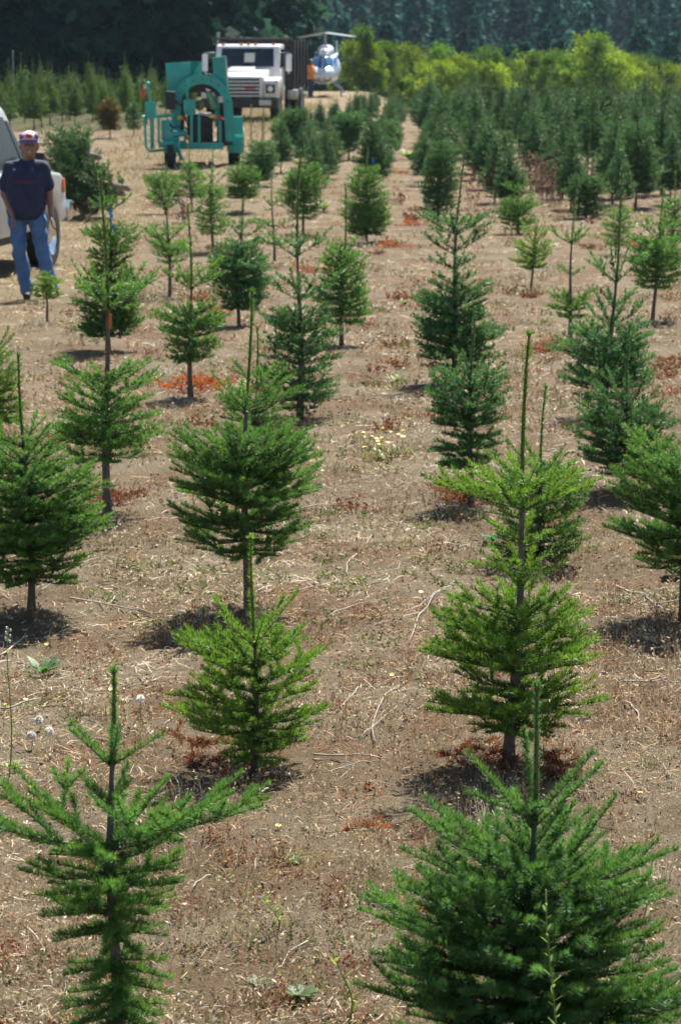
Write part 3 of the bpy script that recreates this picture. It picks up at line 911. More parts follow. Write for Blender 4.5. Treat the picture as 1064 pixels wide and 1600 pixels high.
def woods():
    rng = np.random.default_rng(99)
    dark = [(0.026, 0.070, 0.042), (0.036, 0.092, 0.052), (0.020, 0.056, 0.042)]
    mid = [(0.026, 0.092, 0.066), (0.040, 0.125, 0.080), (0.016, 0.060, 0.052)]  # hillside needles coloured bluer, so distance haze is partly in the tint
    PD = [conifer_proto(22, 3.6, rng, dark, 46, 6, 22, 0.02) for _ in range(3)]
    PM = [conifer_proto(h, r, rng, mid, 30, 6, 13, 0.05) for h, r in ((17, 3.4), (15, 3.0), (19, 3.6), (13, 3.0))]
    PL = [leafy_proto(h, r, rng, c, nl, 300) for h, r, c, nl in (
        (6.5, 2.6, [(0.17, 0.26, 0.03), (0.10, 0.18, 0.026), (0.25, 0.31, 0.035)], 38),
        (5.5, 2.2, [(0.24, 0.30, 0.03), (0.15, 0.23, 0.028)], 32),
        (7.0, 2.4, [(0.10, 0.18, 0.03), (0.17, 0.25, 0.035)], 36))]
    used = set()
    def put(pr, x, y, sc, dz, label, cat, group):
        if pr.name in used:
            o = copy_tree(pr)
        else:
            o = pr; used.add(pr.name)
        o.location = (x, y, float(gz(x, y)) + dz - 0.3)
        o.rotation_euler = (0, 0, rng.random() * 6.28)
        o.scale = (sc * (0.9 + 0.2 * rng.random()), sc * (0.9 + 0.2 * rng.random()), sc)
        tag(o, label, cat, group)
    # dark wood on the left, edge running from the left frame to the truck
    for row in range(4):
        for i in range(13):
            y = 142 + row * 7 + rng.normal(0, 1.2) + max(0, i - 8) * 6
            u = -60 + i * 40 + (row % 2) * 20 + rng.normal(0, 9)
            if u > 415 + 8 * row: continue
            x = (u - CX) / FOC * y
            put(PD[int(rng.integers(0, 3))], x, y, 0.8 + 0.35 * rng.random(), 0,
                'tall near-black conifer in the dark wood on the left', 'conifer', 'conifers of the dark wood on the left')
    # bright leafy scrub along the far field edge
    for i in range(46):
        u = 560 + (i % 23) * 25 + rng.normal(0, 8)
        if i >= 40: u = 400 + rng.random() * 150
        y = 158 + 26 * rng.random() + (25 if i >= 40 else 0)
        x = (u - CX) / FOC * y
        sc = 0.75 + 0.5 * rng.random()
        top = 2.53 + (70 - (60 + 66 * rng.random() ** 0.8 + (14 if u > 740 else 0) - (26 if 900 < u < 1010 else 0))) / FOC * y
        pr = PL[int(rng.integers(0, 3))]
        h = {0: 6.5, 1: 5.5, 2: 7.0}[PL.index(pr)]
        sc = float(np.clip((top - float(gz(x, y)) + 0.3) / h, 0.55, 1.5))
        put(pr, x, y, sc, 0, 'yellow-green leafy tree in the scrub at the far field edge', 'leafy tree', 'yellow-green scrub trees at the far field edge')
    # conifer hillside: rows of trees whose tops climb up the far slope
    hh = {PM[0].name: 17, PM[1].name: 15, PM[2].name: 19, PM[3].name: 13}
    rows = [(185, 60, 96, 9.0), (215, 42, 92, 6.5), (238, 22, 80, 6.0), (264, 4, 60, 5.6), (296, -18, 40, 5.2), (330, -40, 16, 4.6), (362, -60, -10, 3.6), (400, -95, -30, 3.4), (450, -140, -80, 3.4)]
    for (y, va, vb, stepx) in rows:
        w = y * 0.1126 + 4
        for x in np.arange(-w, w, stepx):
            xx = x + rng.normal(0, stepx * 0.22); yy = y + rng.normal(0, 5)
            u = CX + FOC * xx / yy
            if u < 340: continue
            if y < 230 and u < 690: continue
            pr = PM[int(rng.integers(0, 4))]
            top = 2.53 + (70 - (va + (vb - va) * rng.random())) / FOC * yy
            sc = (top - float(gz(xx, yy)) + 0.3) / hh[pr.name]
            put(pr, xx, yy, sc, 0, 'hazy blue-green conifer on the far wooded hillside', 'conifer', 'conifers on the far hillside')
woods()

# ------------------------------------------------------------------ box/tube builder for machines
class MB:
    """collects shapes, then links them as ONE mesh object"""
    def __init__(s):
        s.bm = bmesh.new()
    def hexa(s, pts):
        v = [s.bm.verts.new(p) for p in pts]
        for f in ((0, 3, 2, 1), (4, 5, 6, 7), (0, 1, 5, 4), (1, 2, 6, 5), (2, 3, 7, 6), (3, 0, 4, 7)):
            s.bm.faces.new([v[i] for i in f])
        return s
    def box(s, x0, x1, y0, y1, z0, z1):
        return s.hexa([(x0, y0, z0), (x1, y0, z0), (x1, y1, z0), (x0, y1, z0), (x0, y0, z1), (x1, y0, z1), (x1, y1, z1), (x0, y1, z1)])
    def prism(s, poly, ax, a, b):
        """polygon extruded along axis ax ('x','y','z') from a to b"""
        def P(p, t):
            return (t, p[0], p[1]) if ax == 'x' else ((p[0], t, p[1]) if ax == 'y' else (p[0], p[1], t))
        A = [s.bm.verts.new(P(p, a)) for p in poly]; B = [s.bm.verts.new(P(p, b)) for p in poly]
        n = len(poly)
        s.bm.faces.new(A); s.bm.faces.new(B[::-1])
        for i in range(n):
            s.bm.faces.new((A[i], B[i], B[(i + 1) % n], A[(i + 1) % n]))
        return s
    def tube(s, pts, r, sides=8, cap=True):
        pts = [Vector(p) for p in pts]
        rr = r if isinstance(r, (list, tuple)) else [r] * len(pts)
        prev = None
        for i, p in enumerate(pts):
            t = ((pts[i + 1] - p) if i == 0 else (p - pts[i - 1]) if i == len(pts) - 1 else (pts[i + 1] - pts[i - 1])).normalized()
            ref = Vector((0, 0, 1)) if abs(t.z) < 0.9 else Vector((1, 0, 0))
            a = t.cross(ref).normalized(); b = t.cross(a)
            ring = [s.bm.verts.new(p + (a * math.cos(k * 2 * math.pi / sides) + b * math.sin(k * 2 * math.pi / sides)) * rr[i]) for k in range(sides)]
            if prev:
                for k in range(sides):
                    s.bm.faces.new((prev[k], prev[(k + 1) % sides], ring[(k + 1) % sides], ring[k]))
            elif cap:
                s.bm.faces.new(ring[::-1])
            prev = ring
        if cap:
            s.bm.faces.new(prev)
        return s
    def lathe(s, prof, c, ax='x', seg=20, a0=0.0, a1=2 * math.pi):
        """profile [(along axis, radius)] turned round an axis through c"""
        full = abs(a1 - a0 - 2 * math.pi) < 1e-6
        n = seg if full else seg + 1
        rings = []
        for k in range(n):
            a = a0 + (a1 - a0) * k / seg
            row = []
            for (t, r) in prof:
                q = (t, r * math.cos(a), r * math.sin(a)) if ax == 'x' else ((r * math.cos(a), t, r * math.sin(a)) if ax == 'y' else (r * math.cos(a), r * math.sin(a), t))
                row.append(s.bm.verts.new((c[0] + q[0], c[1] + q[1], c[2] + q[2])))
            rings.append(row)
        for k in range(seg):
            A, B = rings[k], rings[(k + 1) % n]
            for i in range(len(prof) - 1):
                s.bm.faces.new((A[i], A[i + 1], B[i + 1], B[i]))
        return s
    def ball(s, c, r, seg=12, rings=8):
        bmesh.ops.create_uvsphere(s.bm, u_segments=seg, v_segments=rings, radius=1.0,
                                  matrix=Matrix.Translation(c) @ Matrix.Diagonal((*(r if isinstance(r, (tuple, list)) else (r, r, r)), 1)))
        return s
    def build(s, name, m, parent=None, bevel=0.0, smooth=False, seg=2):
        bm = s.bm
        bmesh.ops.remove_doubles(bm, verts=bm.verts, dist=1e-5)
        if bevel:
            ed = [e for e in bm.edges if len(e.link_faces) == 2 and e.calc_face_angle(0) > 0.45]
            bmesh.ops.bevel(bm, geom=ed, offset=bevel, segments=seg, affect='EDGES', profile=0.6, clamp_overlap=True)
        bmesh.ops.recalc_face_normals(bm, faces=bm.faces)
        me = bpy.data.meshes.new(name)
        bm.to_mesh(me); bm.free()
        me.materials.append(m)
        if smooth or bevel:
            for p in me.polygons: p.use_smooth = True
            me.set_sharp_from_angle(angle=math.radians(38))
        return add(name, me, parent)

M_WHITE = mat('white_truck_paint', (0.78, 0.78, 0.77), 0.3, coat=0.4, noise=0.12, nscale=2.5)
M_SILVER = mat('pale_pickup_paint', (0.60, 0.62, 0.63), 0.28, metal=0.25, coat=0.5, noise=0.1, nscale=2)
M_TEAL = mat('teal_machine_paint', (0.012, 0.40, 0.36), 0.42, coat=0.2, noise=0.35, nscale=3.0, dirt=(0.03, 0.27, 0.235))
M_BLACK = mat('black_plastic', (0.018, 0.018, 0.02), 0.55)
M_RUBBER = mat('tyre_rubber', (0.022, 0.021, 0.020), 0.85, noise=0.3, nscale=12)
M_STEEL = mat('dusty_dark_steel', (0.05, 0.05, 0.055), 0.6, metal=0.2, noise=0.4, nscale=4)
M_CHROME = mat('chrome', (0.75, 0.76, 0.78), 0.12, metal=1.0)
M_GREY = mat('grey_metal', (0.33, 0.34, 0.36), 0.4, metal=0.6)
M_GLASS = mat('dark_window_glass', (0.012, 0.018, 0.026), 0.04, spec=0.8)
M_ORANGE = mat('amber_lens', (0.75, 0.18, 0.02), 0.25)
M_RED = mat('red_paint', (0.55, 0.03, 0.03), 0.4)
M_LAMP = mat('lamp_glass', (0.85, 0.86, 0.84), 0.1)
M_SKYGLASS = mat('helicopter_window', (0.035, 0.12, 0.26), 0.06, spec=0.8)  # blue of the reflected sky is put into the pane colour
M_HELI = mat('pale_blue_white_paint', (0.62, 0.70, 0.78), 0.3, coat=0.4)
M_PAPER = mat('pale_paper', (0.6, 0.58, 0.5), 0.8)
M_RUST = mat('brown_rusty_drum', (0.16, 0.085, 0.055), 0.8, noise=0.4, nscale=6)
M_YELLOW = mat('yellow_decal', (0.75, 0.55, 0.05), 0.5)

def wheel(parent, c, R, W, ax='x', rimmat=None, hub=0.55):
    """a wheel: tyre with rim as its sub-part; ax is the axle direction"""
    h = W / 2
    t = MB().lathe([(-h, R * 0.6), (-h, R * 0.92), (-h * 0.7, R), (h * 0.7, R), (h, R * 0.92), (h, R * 0.6), (h * 0.6, R * 0.58), (-h * 0.6, R * 0.58), (-h, R * 0.6)], c, ax, 28).build('wheel', M_RUBBER, parent, smooth=True)
    MB().lathe([(-h * 0.75, 0.001), (-h * 0.75, R * 0.25), (-h * 0.4, R * 0.3), (-h * 0.6, R * hub), (-h * 0.9, R * 0.6), (h * 0.9, R * 0.6), (h * 0.6, R * hub), (h * 0.4, R * 0.3), (h * 0.75, R * 0.25), (h * 0.75, 0.001)], c, ax, 24).build('rim', rimmat or M_GREY, t, smooth=True)
    return t

# ------------------------------------------------------------------ dump truck (front toward the camera, local -y is forward)
def dump_truck():
    x, y, s = at(374, 191)
    T = empty('dump_truck', (x, y + 0.5, float(gz(x, y))), math.radians(-6.5))
    tag(T, 'white dump truck with horizontal bar grille parked facing the camera', 'truck')
    # hood and fenders: side profile extruded, nose at y=0
    MB().prism([(0.06, 0.72), (0.02, 1.02), (0.05, 1.36), (0.30, 1.47), (1.55, 1.58), (1.55, 0.62), (1.1, 0.62), (0.95, 0.78), (0.3, 0.78)], 'x', -0.74, 0.74).build('hood', M_WHITE, T, bevel=0.05)
    MB().prism([(0.45, 1.45), (0.55, 1.56), (1.5, 1.66), (1.5, 1.5)], 'x', -0.46, 0.30).build('hood_scoop', M_WHITE, T, bevel=0.03)
    for sx in (-1, 1):
        f = [(0.02, 0.72), (0.0, 0.98), (0.06, 1.22), (0.22, 1.31), (1.1, 1.34), (1.5, 1.05), (1.5, 0.62), (1.42, 0.62), (1.30, 0.92), (1.0, 1.05), (0.62, 0.98), (0.42, 0.72)]
        MB().prism(f, 'x', sx * 0.742, sx * 1.18).build('fender', M_WHITE, T, bevel=0.035)
        a, b = sorted((sx * 0.80, sx * 1.08))
        hl = MB().box(a, b, -0.03, 0.02, 0.86, 1.12).build('headlight', M_BLACK, T, bevel=0.01)
        MB().lathe([(-0.02, 0.001), (-0.015, 0.06), (0.0, 0.085), (0.02, 0.085)], (sx * 0.94, -0.035, 0.99), 'y', 16).build('lens', M_LAMP, hl, smooth=True)
        MB().box(sx * 1.12 - 0.05, sx * 1.12 + 0.05, 0.05, 0.12, 1.17, 1.25).build('turn_signal', M_ORANGE, T, bevel=0.008)
        # mirrors
        mr = MB().box(sx * 1.30 - 0.09, sx * 1.30 + 0.09, 1.52, 1.58, 1.50, 2.02).build('mirror', M_WHITE, T, bevel=0.03)
        MB().tube([(sx * 1.0, 1.7, 2.08), (sx * 1.30, 1.56, 2.06), (sx * 1.30, 1.56, 1.44), (sx * 1.02, 1.7, 1.38)], 0.014).build('mirror_arm', M_CHROME, mr)
    # grille
    MB().box(-0.60, 0.60, -0.012, 0.05, 0.74, 1.34).build('grille_opening', M_BLACK, T)
    for k in range(6):
        z = 0.76 + k * 0.107
        MB().box(-0.62, 0.62, -0.035, 0.0, z, z + 0.042).build('grille_bar', M_WHITE, T, bevel=0.006)
    MB().box(0.17, 0.50, -0.042, -0.028, 0.985, 1.03).build('grille_badge', M_RED, T)
    for sx in (-1, 1):
        MB().box(sx * 0.65 - 0.03, sx * 0.65 + 0.03, -0.03, 0.02, 0.72, 1.36).build('grille_frame', M_WHITE, T, bevel=0.008)
    # bumper and plate
    MB().prism([(-0.12, 0.42), (-0.14, 0.70), (0.06, 0.70), (0.06, 0.42)], 'x', -1.16, 1.16).build('bumper', M_BLACK, T, bevel=0.02)
    MB().box(0.62, 0.98, -0.165, -0.145, 0.50, 0.66).build('number_plate', M_PAPER, T)
    # cab
    cab = [(1.5, 0.62), (1.5, 1.58), (1.82, 2.27), (2.0, 2.33), (3.0, 2.33), (3.05, 0.62)]
    MB().prism(cab, 'x', -0.985, 0.985).build('cab', M_WHITE, T, bevel=0.07, seg=3)
    ws = MB().hexa([(-0.84, 1.50, 1.64), (0.84, 1.50, 1.64), (0.84, 1.56, 1.64), (-0.84, 1.56, 1.64), (-0.80, 1.765, 2.20), (0.80, 1.765, 2.20), (0.80, 1.83, 2.20), (-0.80, 1.83, 2.20)])
    ws = ws.build('windshield', M_GLASS, T, bevel=0.012)
    MB().hexa([(-0.08, 1.535, 1.78), (0.24, 1.535, 1.78), (0.24, 1.55, 1.78), (-0.08, 1.55, 1.78), (-0.08, 1.64, 2.06), (0.24, 1.64, 2.06), (0.24, 1.655, 2.06), (-0.08, 1.655, 2.06)]).build('paper', M_PAPER, ws)
    for sx in (-1, 1):
        MB().prism([(1.80, 1.62), (2.0, 2.18), (2.75, 2.18), (2.75, 1.62)], 'x', sx * 0.972, sx * 0.994).build('side_window', M_GLASS, T)
        MB().prism([(1.72, 0.75), (1.72, 1.57), (2.80, 1.57), (2.80, 0.75)], 'x', sx * 0.984, sx * 0.999).build('door', M_WHITE, T, bevel=0.006)
    for k in (-0.78, -0.22, 0, 0.22, 0.78):
        MB().box(k - 0.05, k + 0.05, 1.92, 2.0, 2.325, 2.37).build('marker_lamp', M_ORANGE, T, bevel=0.008)
    # dump box
    bx = MB()
    bx.box(-1.16, 1.16, 3.20, 3.28, 0.98, 2.45)
    bx.box(-1.16, 1.16, 6.7, 6.78, 0.98, 2.40)
    bx.box(-1.18, -1.10, 3.28, 6.7, 0.98, 2.45).box(1.10, 1.18, 3.28, 6.7, 0.98, 2.45)
    bx.box(-1.10, 1.10, 3.28, 6.7, 0.98, 1.04)
    bx.build('dump_box', M_STEEL, T)
    MB().box(-1.32, 1.20, 2.95, 3.20, 2.46, 2.52).build('cab_shield', M_STEEL, T, bevel=0.01)
    for k in range(5):
        MB().box(1.18, 1.24, 3.35 + k * 0.8, 3.45 + k * 0.8, 1.0, 2.44).build('box_rib', M_STEEL, T)
    MB().box(1.02, 1.30, 3.2, 3.9, 0.62, 0.92).build('tool_box', M_GREY, T, bevel=0.02)
    MB().box(-0.45, -0.33, 0.4, 6.6, 0.62, 0.85).box(0.33, 0.45, 0.4, 6.6, 0.62, 0.85).build('chassis', M_BLACK, T)
    for sx in (-1, 1):
        wheel(T, (sx * 0.98, 0.95, 0.48), 0.48, 0.26)
        wheel(T, (sx * 0.86, 5.2, 0.48), 0.48, 0.26)
        wheel(T, (sx * 1.14 - sx * 0.0, 5.2, 0.48), 0.48, 0.24)
        MB().box(sx * 0.98 - 0.15, sx * 0.98 + 0.15, 5.74, 5.77, 0.22, 0.9).build('mud_flap', M_BLACK, T)
    MB().tube([(-1.12, 3.08, 0.7), (-1.12, 3.08, 2.7)], 0.055, 10).build('exhaust_stack', M_GREY, T, smooth=True)

# ------------------------------------------------------------------ teal tree baler
def baler():
    x, y, s = at(305, 262)
    B = empty('tree_baler', (x, y, float(gz(x, y))), math.radians(4))
    tag(B, 'teal wheeled tree-baling machine with a big hoop frame', 'machine')
    k = 1 / s
    def X(u): return (u - 305) * k
    def Zv(v): return (262 - v) * k
    # hoop
    def hoop(r_in, r_out, y0, y1, name, m):
        mb = MB(); n = 22
        cx, cz = X(318), Zv(167)
        def pt(r, i, sx=1.0):
            a = math.pi * i / n
            return (cx + r * math.cos(a) * 0.97, cz + r * math.sin(a) * 1.0)
        out = [pt(r_out, i) for i in range(n + 1)]; inn = [pt(r_in, i) for i in range(n + 1)]
        out = [(out[0][0] + 0.05, Zv(222))] + out + [(out[-1][0] - 0.02, Zv(205))]
        inn = [(inn[0][0] + 0.04, Zv(222))] + inn + [(inn[-1][0] - 0.02, Zv(205))]
        for i in range(len(out) - 1):
            a, b, c, d = out[i], out[i + 1], inn[i + 1], inn[i]
            mb.hexa([(a[0], y0, a[1]), (b[0], y0, b[1]), (c[0], y0, c[1]), (d[0], y0, d[1]), (a[0], y1, a[1]), (b[0], y1, b[1]), (c[0], y1, c[1]), (d[0], y1, d[1])])
        bmesh.ops.remove_doubles(mb.bm, verts=mb.bm.verts, dist=1e-4)
        # drop inner walls between the pieces
        seen = {}
        for f in list(mb.bm.faces):
            key = tuple(sorted(v.index for v in f.verts)) if False else tuple(sorted(tuple(round(q, 4) for q in v.co) for v in f.verts))
            seen.setdefault(key, []).append(f)
        bmesh.ops.delete(mb.bm, geom=[f for fs in seen.values() if len(fs) > 1 for f in fs], context='FACES_ONLY')
        return mb.build(name, m, B)
    hoop(0.44, 0.63, 0.35, 0.50, 'hoop', M_TEAL)
    hoop(0.36, 0.45, 0.52, 1.15, 'inner_drum', M_STEEL)
    # upper left plate and tall right plate
    MB().hexa([(X(264), 0.62, Zv(152)), (X(300), 0.62, Zv(125)), (X(300), 0.66, Zv(125)), (X(264), 0.66, Zv(152)),
               (X(261), 0.62, Zv(101)), (X(316), 0.62, Zv(98)), (X(316), 0.66, Zv(98)), (X(261), 0.66, Zv(101))]).build('side_plate', M_TEAL, B, bevel=0.008)
    MB().box(X(300), X(318), 0.62, 0.66, Zv(126), Zv(98)).build('plate_extension', M_TEAL, B)
    tp = MB().hexa([(X(338), 0.60, Zv(200)), (X(361), 0.52, Zv(205)), (X(363), 1.5, Zv(205)), (X(343), 1.6, Zv(200)),
                    (X(335), 0.60, Zv(92)), (X(354), 0.52, Zv(90)), (X(356), 1.5, Zv(90)), (X(338), 1.6, Zv(92))]).build('tall_plate', M_TEAL, B, bevel=0.008)
    MB().hexa([(X(361), 0.49, Zv(205)), (X(364), 0.49, Zv(205)), (X(364), 0.52, Zv(205)), (X(361), 0.52, Zv(205)),
               (X(354), 0.49, Zv(90)), (X(356.5), 0.49, Zv(90)), (X(356.5), 0.52, Zv(90)), (X(354), 0.52, Zv(90))]).build('plate_edge', mat('pale_edge', (0.42, 0.55, 0.48), 0.5), tp)  # paler strip down the right edge of the tall plate
    # drum contents
    MB().lathe([(-0.16, 0.001), (-0.16, 0.12), (0.16, 0.12), (0.16, 0.001)], (X(309), 0.75, Zv(137)), 'x', 16).build('roller', M_RUST, B, smooth=True)
    MB().tube([(X(327), 0.55, Zv(145)), (X(338), 0.62, Zv(170))], [0.05, 0.09], 10).build('green_guard', mat('pale_green_paint', (0.22, 0.48, 0.30), 0.5), B, smooth=True)
    MB().ball((X(314), 0.45, Zv(166)), (0.10, 0.2, 0.11)).build('netting_roll', mat('olive_netting', (0.16, 0.19, 0.06), 0.8), B, smooth=True)
    # striped bar, small labels
    MB().tube([(X(312), 0.28, Zv(178)), (X(352), 0.28, Zv(187))], 0.022).build('cross_bar', M_PAPER, B)
    for u0, v0, m in ((344, 185, M_RED), (333, 182.5, M_YELLOW), (289, 186, M_RED), (283, 185, M_YELLOW), (294, 216, M_RED)):
        MB().box(X(u0) - 0.055, X(u0) + 0.055, 0.22, 0.27, Zv(v0) - 0.035, Zv(v0) + 0.035).build('warning_decal', m, B)
    MB().box(X(343), X(350), 0.335, 0.349, Zv(162), Zv(152)).build('pale_decal', M_PAPER, B)
    # control box and lever cluster
    MB().box(X(260), X(276), 0.1, 0.3, Zv(172), Zv(144)).build('control_box', M_BLACK, B, bevel=0.015)
    MB().box(X(228), X(245), -0.15, -0.11, Zv(184), Zv(160)).build('hand_plate', M_TEAL, B, bevel=0.006)
    lv = MB().tube([(X(237), -0.13, Zv(235)), (X(236), -0.13, Zv(160)), (X(233), -0.13, Zv(134))], 0.018).build('lever', M_TEAL, B)
    MB().ball((X(233), -0.13, Zv(132)), (0.05, 0.04, 0.04)).build('lever_knob', M_TEAL, lv, smooth=True)
    MB().box(X(223), X(228), -0.14, -0.12, Zv(154), Zv(138)).build('warning_tag', M_RED, lv)
    MB().box(X(226), X(231), -0.15, -0.142, Zv(140), Zv(133)).build('pale_tag', M_PAPER, lv)
    # left U frame and main frame
    MB().tube([(X(227), -0.15, Zv(182)), (X(229), -0.15, Zv(228)), (X(234), -0.15, Zv(236)), (X(256), -0.1, Zv(234))], 0.028).build('guard_frame', M_TEAL, B, smooth=True)
    MB().tube([(X(224), -0.13, Zv(183)), (X(275), 0.1, Zv(181))], 0.03).build('top_rail', M_TEAL, B)
    for u0, v0, v1, yy in ((249, 184, 222, -0.1), (240, 184, 232, -0.1), (294, 126, 180, 0.2), (300, 180, 228, -0.05), (312, 178, 228, 0.05), (345, 190, 228, 0.2), (290, 205, 232, 0.1)):
        MB().box(X(u0) - 0.026, X(u0) + 0.026, yy - 0.026, yy + 0.026, Zv(v1), Zv(v0)).build('frame_post', M_TEAL, B, bevel=0.005)
    MB().box(X(288), X(307), 0.12, 0.16, Zv(181), Zv(157)).build('guide_plate', M_TEAL, B, bevel=0.006)
    MB().box(X(253), X(271), -0.05, 0.25, Zv(220), Zv(188)).build('hydraulic_tank', M_TEAL, B, bevel=0.03)
    MB().tube([(X(266), 0.02, Zv(211)), (X(292), -0.02, Zv(208))], 0.065, 12).build('hydraulic_cylinder', M_TEAL, B, smooth=True)
    MB().tube([(X(248), -0.18, Zv(226)), (X(271), -0.18, Zv(224))], 0.06, 12).build('jack_motor', M_TEAL, B, smooth=True)
    MB().tube([(X(278), -0.2, Zv(222)), (X(283), -0.25, Zv(250))], 0.035).build('tow_leg', M_TEAL, B)
    MB().box(X(280), X(350), 0.15, 0.28, Zv(234), Zv(224)).build('front_beam', M_TEAL, B, bevel=0.008)
    MB().box(X(285), X(292), 0.28, 2.4, Zv(232), Zv(224)).box(X(338), X(345), 0.28, 2.4, Zv(232), Zv(224)).build('chassis_rail', M_STEEL, B)
    MB().box(X(296), X(335), 0.7, 2.2, Zv(225), Zv(180)).build('engine_housing', M_STEEL, B, bevel=0.03)
    for (pts, r) in (([(X(262), 0.0, Zv(190)), (X(272), -0.1, Zv(200)), (X(285), -0.05, Zv(196)), (X(296), 0.15, Zv(205))], 0.016),
                     ([(X(268), 0.1, Zv(172)), (X(262), 0.0, Zv(184)), (X(270), -0.05, Zv(206))], 0.014),
                     ([(X(276), 0.2, Zv(160)), (X(287), 0.15, Zv(168)), (X(292), 0.1, Zv(190)), (X(304), 0.1, Zv(212))], 0.014),
                     ([(X(330), 0.2, Zv(222)), (X(322), 0.1, Zv(208)), (X(332), 0.2, Zv(192))], 0.016)):
        MB().tube(pts, r, 6).build('hose', M_BLACK, B, smooth=True)
    for i in range(9):
        a = math.pi * (0.06 + 0.88 * i / 8)
        MB().lathe([(-0.02, 0.001), (-0.02, 0.016), (0.0, 0.018)], (X(318) + 0.535 * 0.97 * math.cos(a), 0.35, Zv(167) + 0.535 * math.sin(a)), 'y', 6).build('bolt', M_STEEL, B)
    MB().hexa([(X(340), 0.55, Zv(232)), (X(366), 0.55, Zv(228)), (X(366), 0.62, Zv(228)), (X(340), 0.62, Zv(232)),
               (X(342), 0.55, Zv(190)), (X(362), 0.55, Zv(196)), (X(362), 0.62, Zv(196)), (X(342), 0.62, Zv(190))]).build('side_skirt', M_STEEL, B)
    # wheels
    wheel(B, (X(267), -0.22, 0.235), 0.235, 0.14, rimmat=M_STEEL)
    n = 20
    MB().tube([(X(280) + 0.10 * math.cos(a), -0.34, 0.13 + 0.14 * math.sin(a)) for a in np.linspace(0, 6.283, n)], 0.012, 6, cap=False).build('hose_coil', M_GREY, B, smooth=True)
    for sx, u0 in ((1, 370), (-1, 268)):
        wheel(B, (X(u0), 1.3, 0.36), 0.36, 0.24, rimmat=M_STEEL)
        fd = MB()
        fd.lathe([(-0.16, 0.40), (-0.16, 0.46), (0.16, 0.46), (0.16, 0.40), (-0.16, 0.40)], (X(u0 + 2), 1.3, 0.36), 'x', 16, math.radians(-12), math.radians(192))
        fd.build('wheel_guard', M_TEAL, B, smooth=True)
    MB().box(X(363), X(383), 0.8, 0.84, Zv(212), Zv(184)).build('guard_front', M_TEAL, B, bevel=0.02)

